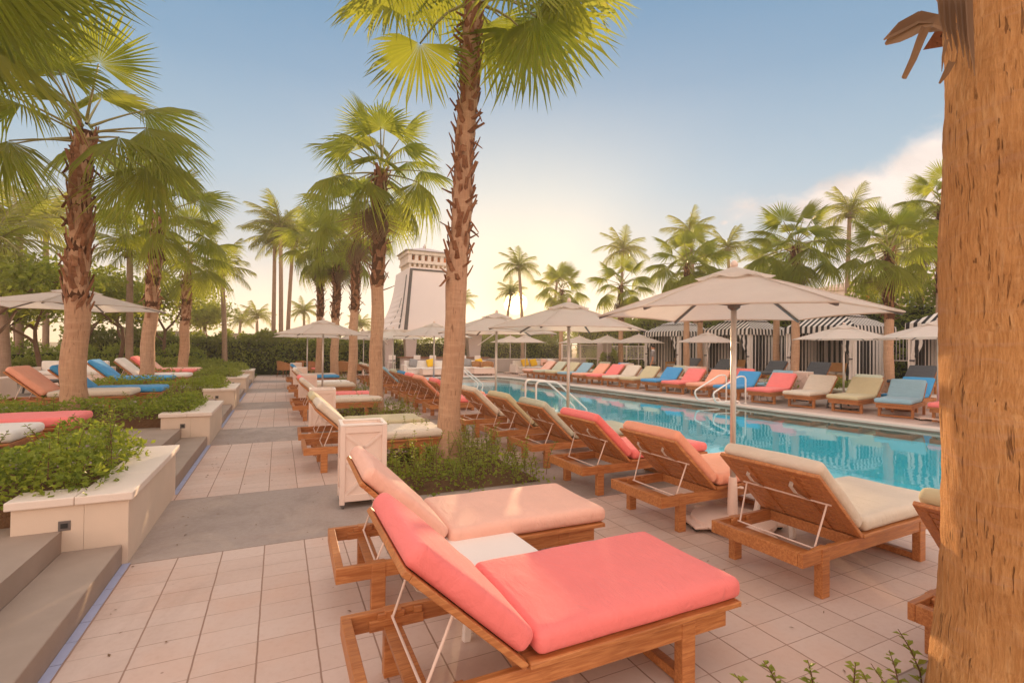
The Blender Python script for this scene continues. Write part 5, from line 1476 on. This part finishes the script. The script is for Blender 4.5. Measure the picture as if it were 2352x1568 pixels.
# faces +Y (away); right hand +X
J = [((0, 0, .95), (.11, .075)), ((0, 0, 1.12), (.11, .075)), ((0, .01, 1.30), (.14, .085)), ((0, 0, 1.42), (.13, .085)), ((0, .01, 1.50), .052), ((0, .02, 1.58), (.07, .085)), ((0, .025, 1.66), (.072, .09)), ((0, .02, 1.71), (.055, .07)),
     ((.09, 0, .86), .065), ((.1, .02, .48), .045), ((.105, -.02, .09), .034), ((.11, .1, .04), .035), ((-.09, 0, .86), .065), ((-.1, .04, .48), .045), ((-.105, .05, .09), .034), ((-.11, .17, .04), .035),
     ((.19, 0, 1.40), .055), ((.235, -.02, 1.13), .042), ((.25, .06, .90), .030), ((.25, .09, .80), .028), ((-.19, 0, 1.40), .055), ((-.24, -.03, 1.13), .042), ((-.25, .05, .90), .030), ((-.25, .08, .80), .028)]
E_ = [(0, 1), (1, 2), (2, 3), (3, 4), (4, 5), (5, 6), (6, 7), (0, 8), (8, 9), (9, 10), (10, 11), (0, 12), (12, 13), (13, 14), (14, 15), (3, 16), (16, 17), (17, 18), (18, 19), (3, 20), (20, 21), (21, 22), (22, 23)]
for side, hx in ((1, 19), (-1, 23)):   # fingers and thumb
    bx, by, bz = J[hx][0]
    for f in range(4):
        J.append(((bx - side * .004, by + .022 - f * .015, bz - .045), .009)); E_.append((hx, len(J) - 1)); L_ = (.035, .045, .05, .04)[3 - f]
        J.append(((bx - side * .012, by + .024 - f * .016, bz - .045 - L_), .0075)); E_.append((len(J) - 2, len(J) - 1))
    J.append(((bx - side * .015, by + .042, bz + .0), .010)); E_.append((hx, len(J) - 1)); J.append(((bx - side * .02, by + .052, bz - .035), .008)); E_.append((len(J) - 2, len(J) - 1))
skin_body('body', J, E_, M['skin'], t, 2)
S = [((0, 0, .88), (.20, .145)), ((0, 0, 1.12), (.185, .13)), ((0, .01, 1.30), (.215, .14)), ((0, 0, 1.43), (.14, .10)), ((0, .005, 1.485), .068), ((.195, 0, 1.40), .075), ((.23, -.015, 1.2), .065), ((-.195, 0, 1.40), .075), ((-.235, -.02, 1.2), .065)]
skin_body('shirt', S, [(0, 1), (1, 2), (2, 3), (3, 4), (3, 5), (5, 6), (3, 7), (7, 8)], M['shirt'], t, 2)
mb = MB(); mb.lathe([(.062, 0), (.075, .01), (.07, .05), (.06, .055)], 16, (0, .008, 1.475)); mb.build('collar', M['white'], t, smooth=True)
P_ = [((0, 0, .97), (.18, .13)), ((.095, 0, .82), .115), ((.1, .02, .48), .085), ((.105, -.01, .1), .06), ((-.095, 0, .82), .115), ((-.1, .04, .48), .085), ((-.105, .05, .1), .06)]
skin_body('trousers', P_, [(0, 1), (1, 2), (2, 3), (0, 4), (4, 5), (5, 6)], M['trousers'], t, 2)
H_ = [((0, -.012, 1.60), (.085, .07)), ((0, .0, 1.68), (.098, .11)), ((0, .015, 1.74), (.075, .09))]
skin_body('hair', H_, [(0, 1), (1, 2)], M['hair'], t, 2)

# ------------------------------------------------------------------ walls, railing, pillar, buildings
def wall_thing(name, label, cat, boxes, mat, group=None):
    o0 = boxes[0]; t = thing(name, label, cat, (o0[0], o0[2], 0), 0., group)
    mb = MB()
    for x0, x1, y0, y1, z0, z1 in boxes: mb.box(x0 - o0[0], x1 - o0[0], y0 - o0[2], y1 - o0[2], z0, z1 - .06)
    mb.build('wall', mat, t)
    mb = MB()
    for x0, x1, y0, y1, z0, z1 in boxes: mb.box(x0 - .03 - o0[0], x1 + .03 - o0[0], y0 - .03 - o0[2], y1 + .03 - o0[2], z1 - .06, z1, bev=.008)
    mb.build('cap', M['stucco_cap'], t); return t
wall_thing('low_wall', 'low pale wall with a cap running behind the far sofa and wicker chairs', 'wall', [(12.4, 20.2, 31.2, 31.5, -.05, .86)], M['bar_wall'])
wall_thing('garden_wall', 'pinkish garden wall over the hedge left of the three coconut palms', 'wall', [(-8.0, -3.9, 33.5, 33.8, 0, 2.35)], M['stucco'], 'far garden walls')
wall_thing('garden_wall', 'pinkish garden wall over the hedge at the foot of the three coconut palms', 'wall', [(-3.3, 2.6, 34., 34.3, 0, 2.3)], M['stucco'], 'far garden walls')
def railing(label, p0, p1, z0, h, n, mat='white_paint', group='white railings'):
    p0, p1 = Vector(p0), Vector(p1); d = p1 - p0
    t = thing('railing', label, 'railing', (p0.x, p0.y, z0), atan2(d.y, d.x), group)
    L = d.length
    for zz, nm in ((h, 'top_rail'), (.1, 'bottom_rail')):
        mb = MB(); mb.beam((0, 0, zz), (L, 0, zz), .045, .045); mb.build(nm, M[mat], t)
    k = max(2, int(L / 2)) + 1
    for i in range(k): mb = MB(); mb.box(L * i / (k - 1) - .03, L * i / (k - 1) + .03, -.03, .03, -.02, h + .05); mb.build('post', M[mat], t)
    mb = MB()
    for i in range(1, n): mb.box(L * i / n - .009, L * i / n + .009, -.009, .009, .12, h - .02)
    tag(mb.build('balusters', M[mat], t), kind='stuff' if n > 100 else None)
wall_thing('ramp_wall', 'pale low wall under the white railing left of the grey pillar', 'wall', [(15.2, 19.4, 28.6, 28.9, -.05, .92)], M['bar_wall'])
railing('white barred railing left of the grey pillar', AT(1291, 800, 31.).xy.to_3d(), AT(1378, 800, 29.6).xy.to_3d(), .92, .92, 34)
railing('white barred railing right of the grey pillar behind the pale trunk', AT(1400, 800, 30.).xy.to_3d(), AT(1480, 800, 29.).xy.to_3d(), .95, .85, 26)
railing('white barred railing seen in the gap between second and third cabanas', Vector((22.8, 13.6, 0)), Vector((22.8, 16.6, 0)), 1.2, 1.1, 22)
railing('white barred railing seen in the gap between third and right cabanas', Vector((22.8, 9.2, 0)), Vector((22.8, 11.9, 0)), 1.2, 1.1, 22)
p = at_xy(1388, 28.8); wall_thing('grey_pillar', 'square grey pillar at the end of the white railing', 'pillar', [(p.x - .3, p.x + .3, p.y - .3, p.y + .3, 0, 2.2)], M['bar_wall'])
# pale pavilion behind the trees, and the hotel
t = thing('white_pavilion', 'small plain white building above the trees behind the white railing', 'building', AT(1330, 790, 40.).xy.to_3d(), radians(-32))
mb = MB(); mb.box(0, 3.1, 0, 4, 0, 2.75); mb.build('wall', M['far_wall'], t); mb = MB(); mb.box(-.1, 3.2, -.1, 4.1, 2.752, 2.86); mb.build('roof', M['roof_metal'], t)
mb = MB(); mb.box(.4, 1.2, -.012, .02, 1.0, 1.9); mb.box(1.7, 2.6, -.012, .02, 1.0, 1.9); mb.build('window', M['window'], t)
t = thing('hotel_building', 'pale hotel with bluish windows far behind the palms on the right', 'building', AT(2010, 790, 62.).xy.to_3d(), radians(-62))
mb = MB(); mb.box(-6, 22, 0, 14, 0, 9.6); mb.build('wall', M['far_wall'], t)
mb = MB(); mb.box(-6.4, 22.4, -.4, 14.4, 9.602, 10.0); mb.add([(-6.3, -.3, 10.002), (22.3, -.3, 10.002), (22.3, 14.3, 10.002), (-6.3, 14.3, 10.002), (-1, 5, 11.6), (17, 5, 11.6), (17, 9, 11.6), (-1, 9, 11.6)], [(0, 1, 5, 4), (1, 2, 6, 5), (2, 3, 7, 6), (3, 0, 4, 7), (4, 5, 6, 7)]); mb.build('roof', M['roof_tile'], t)
for i in range(7):
    for j in range(3):
        mb = MB(); x = -4.6 + i * 3.8; z = 1. + j * 3.0; mb.box(x, x + 1.9, -.03, .02, z, z + 1.9); wn = mb.build('window', M['window'], t)
        mb = MB(); mb.box(x - .12, x + 2.02, -.09, -.032, z - .14, z - .002); mb.box(x + .91, x + .99, -.05, -.031, z, z + 1.9); mb.build('frame', M['white_paint'], wn)
t = thing('spiral_slide', 'teal spiral slide by the hedge between two far palms', 'slide', at_xy(775, 31.))
mb = MB(); hp = []
for i in range(60): a = i * .19; hp.append(Vector((.55 * cos(a), .55 * sin(a), .3 + i * .034)))
V = []
for i, p in enumerate(hp):
    o = Vector((cos(i * .19), sin(i * .19), 0)); V += [p - o * .3 + Vector((0, 0, .22)), p - o * .22, p + o * .22, p + o * .3 + Vector((0, 0, .28))]
mb.add(V, [(4 * i + j, 4 * i + 4 + j, 4 * i + 5 + j, 4 * i + 1 + j) for i in range(59) for j in range(3)]); mb.build('chute', M['teal'], t, smooth=True)
mb = MB(); mb.lathe([(.09, 0), (.09, 2.5)], 10); mb.build('post', M['yellow'], t)
mb = MB(); mb.lathe([(.75, 2.5), (.5, 2.75), (.06, 2.95)], 12); mb.build('roof', M['teal'], t)
t = thing('banner', 'orange cloth banner among the trees behind the third cabana', 'banner', AT(2002, 790, 26.).xy.to_3d(), radians(-30))
mb = MB(); V = []
for i in range(9):
    for j in range(5): V.append((-.3 + .15 * j + .05 * sin(i * .9), .06 * sin(j * 1.9 + i * .8), 3.0 + i * .24))
mb.add(V, [(i * 5 + j, i * 5 + j + 1, i * 5 + j + 6, i * 5 + j + 5) for i in range(8) for j in range(4)]); mb.build('cloth', M['terracotta'], t, smooth=True)
mb = MB(); mb.tube([(-.36, 0, 0), (-.36, 0, 5.0)], .03, 8); mb.build('pole', M['teak_dark'], t)

# ------------------------------------------------------------------ hedges, shrubs, leafy trees
def hedge(label, path, h, wd, n, size, mat, seed, amp=.25, kind='hedge', base=0.):
    n = int(n * 1.25); r = random.Random(seed); pts = [Vector((*p, 0)) for p in path]
    seg = [(b - a).length for a, b in zip(pts, pts[1:])]; tot = sum(seg)
    P = []
    while len(P) < n:
        s = r.random() * tot; i = 0
        while s > seg[i]: s -= seg[i]; i += 1
        d = (pts[i + 1] - pts[i]).normalized(); nn = Vector((-d.y, d.x, 0)); p = pts[i] + d * s
        u = r.uniform(-1, 1); q = r.random() ** .6
        bulge = 1 + amp * vnoise(p.x * 1.1 + u, p.y * 1.1, q * h * 1.2)
        hh = h * (1 + amp * .8 * vnoise(p.x * .8, p.y * .8, 7.) + amp * .35 * vnoise(p.x * 3, p.y * 3, 2.))
        e = abs(u) ** .4 * (1 if u > 0 else -1)
        P.append(p + nn * (e * wd / 2 * bulge * (1 - .35 * q * q)) + Vector((0, 0, base + hh * q)))
    t = thing('hedge', label, kind, pts[0])
    me = leaf_mesh('foliage', mat, [p - pts[0] for p in P], size, r)
    part('foliage', me, t)
    mb = MB()
    for a, b in zip(pts, pts[1:]):
        d = (b - a).normalized(); nn = Vector((-d.y, d.x, 0)); k = max(2, int((b - a).length / .9))
        for i in range(k + 1):
            p = a.lerp(b, i / k) - pts[0]
            for _ in range(2):
                q = p + nn * r.uniform(-.3, .3) * wd; mb.tube([q + Vector((0, 0, -.05)), q + Vector((r.uniform(-.2, .2), r.uniform(-.2, .2), base + h * .8))], [.03, .012], 5)
    mb.build('stems', M['twig'], t)
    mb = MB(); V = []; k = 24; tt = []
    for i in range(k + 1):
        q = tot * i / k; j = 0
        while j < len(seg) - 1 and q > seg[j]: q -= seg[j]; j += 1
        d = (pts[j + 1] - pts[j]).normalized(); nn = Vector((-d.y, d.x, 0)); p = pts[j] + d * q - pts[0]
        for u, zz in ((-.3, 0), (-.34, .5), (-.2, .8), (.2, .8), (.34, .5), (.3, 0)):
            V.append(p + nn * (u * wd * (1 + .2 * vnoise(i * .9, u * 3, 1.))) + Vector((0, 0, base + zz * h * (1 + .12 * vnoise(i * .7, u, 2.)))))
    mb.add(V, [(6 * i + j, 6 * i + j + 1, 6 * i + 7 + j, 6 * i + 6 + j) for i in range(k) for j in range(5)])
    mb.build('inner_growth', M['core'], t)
    return t
hedge('long dark leafy hedge across the end of the path', [(-9.5, 31.3), (-2, 31.2), (5.4, 31.8)], 2.2, 2.1, 15000, .19, M['hedge'], 1, .55)
hedge('clipped hedge behind the pool bar', [(5.2, 36.2), (13, 36.2)], 2.3, 1.4, 6500, .15, M['hedge'], 2)
hedge('clipped hedge behind the far white sofa and the low wall', [(11.9, 34.6), (17, 34.), (20.5, 32.6)], 2.35, 1.5, 9500, .15, M['hedge'], 3)
hedge('tall bright screen of bamboo like foliage behind the cabanas', [(24.6, 3.5), (24.6, 14.), (24.4, 22.), (23.0, 27.)], 4.3, 2.0, 24000, .22, M['bamboo'], 4, .4)
hedge('green shrubs below the railing behind the man', [(16.6, 22.4), (18.6, 25.2), (19.2, 27.8)], 1.5, 1.1, 5200, .12, M['shrub'], 5)
hedge('leafy shrub belt along the back of the left garden', [(-14, 16), (-11.5, 21.5), (-8.2, 27.5), (-3.6, 29.4)], 1.45, 2.2, 12000, .15, M['shrub'], 6, .5)
hedge('bright low shrubs in front of the left garden hedge', [(-8.6, 23.2), (-5.6, 26.2), (-2.4, 28.0)], .95, 1.5, 6000, .13, M['shrub_light'], 7, .4)
hedge('tall shrubs right of the railing, behind the pale trunk and the man', [(20.4, 31.), (22.6, 27.2)], 3.6, 1.8, 7000, .18, M['bamboo'], 8, .4)
def leafy_tree(label, loc, h, cr, seed, mat='tree_leaf', n=2600, size=.2, group='leafy trees', zlow=.35):
    r = random.Random(seed); t = thing('leafy_tree', label, 'tree', loc, group=group)
    mb = MB(); tips = []
    def limb(p, d, L, rad, lev):
        pts = [p]; k = 4
        for i in range(k):
            d = (d + rdir(r) * .22 + Vector((0, 0, .06))).normalized(); pts.append(pts[-1] + d * L / k)
        mb.tube(pts, [rad * (1 - .45 * i / k) for i in range(k + 1)], 7, cap=False)
        if lev == 0: tips.append(pts[-1]); tips.append(pts[2]); return
        for i in range(3):
            a = r.uniform(0, 6.28); o = (d * .55 + Vector((cos(a), sin(a), r.uniform(.0, .5))) * .8).normalized()
            limb(pts[-1 - (i == 2)], o, L * r.uniform(.6, .8), rad * .55, lev - 1)
    limb(Vector((0, 0, -.1)), Vector((r.uniform(-.1, .1), r.uniform(-.1, .1), 1)), h * .45, .09 * h / 4, 2)
    mb.build('trunk', M['twig'], t)
    P = []
    while len(P) < n:
        c = r.choice(tips); g = cr * .34
        P.append(c + Vector((r.gauss(0, g), r.gauss(0, g), r.gauss(0, g * .42) + .1)))
    part('crown', leaf_mesh('crown', M[mat], P, size, r, .8, .6), t)
for px, dep, h, cr, sd, lb in [(95, 17., 4.3, 1.5, 1, 'leafy tree behind the left edge of the garden umbrella'), (265, 20., 4.6, 1.6, 2, 'leafy tree between the first two left palms'), (385, 24., 4.6, 1.6, 3, 'leafy tree between the second and third left palms'), (200, 24., 5., 1.8, 4, 'larger leafy tree behind the stout left palm'),
                               (-60, 14., 4.5, 1.6, 5, 'leafy tree at the very left edge behind the garden'), (470, 30., 4.2, 1.7, 6, 'leafy tree right of the third left palm'), (30, 26., 5.5, 2., 7, 'leafy tree far back at the left edge')]:
    q = at_xy(px, dep); leafy_tree(lb, (q.x, q.y, TERR), h, cr, sd)
for px, dep, h, cr, sd, lb in [(1500, 38., 5.2, 2.2, 11, 'green tree behind the farthest left cabana'), (1560, 34., 5.0, 2., 12, 'green tree above the farthest left cabana'), (1690, 36., 5.4, 2.2, 13, 'green tree behind the second cabana'), (1440, 44., 5.2, 2.2, 14, 'green tree behind the fan palm at the railing'),
                               (1350, 46., 4.2, 2., 15, 'green tree behind the white railing'), (1255, 44., 4., 2., 16, 'olive tree over the hedge under the second umbrella'), (1120, 48., 3.8, 2., 17, 'olive tree in the sunset glow right of the tall trunk'), (1200, 50., 3.9, 2.2, 18, 'olive tree behind the two far umbrellas'),
                               (2110, 30., 5.2, 2., 19, 'green tree behind the right cabana')]:
    q = at_xy(px, dep); leafy_tree(lb, (q.x, q.y, 0), h, cr, sd, 'bamboo', 3000, .28)
# potted bright plants among the far loungers
def plant_box(label, x, y, z=0.):
    t = thing('plant_box', label, 'planter', (x, y, z), 0., 'white planter boxes with bright plants')
    mb = MB(); mb.box(-.3, .3, -.5, .5, 0, .36, bev=.01); mb.build('box', M['white_paint'], t)
    r = random.Random(int(x * 100)); P = [(r.gauss(0, .17), r.gauss(0, .26), .42 + abs(r.gauss(0, .13))) for _ in range(500)]
    part('plant', leaf_mesh('plant', M['shrub_light'], P, .11, r), t)
plant_box('white planter box with yellow green leaves behind the pale sand lounger', 17.2, 10.4); plant_box('white planter box with yellow green leaves right of the far handrail', 15.6, 11.2); plant_box('white planter box with yellow green leaves behind the second blue lounger', 17.2, 15.2)
# shoots in front of the camera, bottom right
r = random.Random(21); vs, fs = [], []; mb = MB()
sp = [(p.x, p.y, 0.) for p in (G(1745, 1640), G(1790, 1600), G(1830, 1640), G(1870, 1610), G(1910, 1640), G(1960, 1620), G(2010, 1640), G(2070, 1620), G(2120, 1590), G(1850, 1700), G(1930, 1700), G(2000, 1710), G(1760, 1700), G(2080, 1700), G(1890, 1740), G(1970, 1760))]
sprigs(mb, vs, fs, r, sp, .12, .30, .055); mb.add(vs, fs, 0)
tag(mb.build('shrub_shoots', [M['shrub_light'], M['twig']]), 'thin leafy shoots at the bottom edge near the near trunk', 'plant', None, 'stuff')

# ------------------------------------------------------------------ warm evening haze
mt = bpy.data.materials.new('haze'); mt.use_nodes = True; mt.node_tree.nodes.clear(); nt = NT(mt.node_tree)
o = nt.n('ShaderNodeOutputMaterial'); pv = nt.n('ShaderNodeVolumePrincipled')
pv.inputs['Color'].default_value = (1., .92, .80, 1); pv.inputs['Density'].default_value = .0022; pv.inputs['Anisotropy'].default_value = .45
mt.node_tree.links.new(pv.outputs[0], o.inputs['Volume'])
mb = MB(); mb.box(-120, 160, -60, 190, -2.4, 14.)
hz = mb.build('haze', mt); tag(hz, kind='stuff')
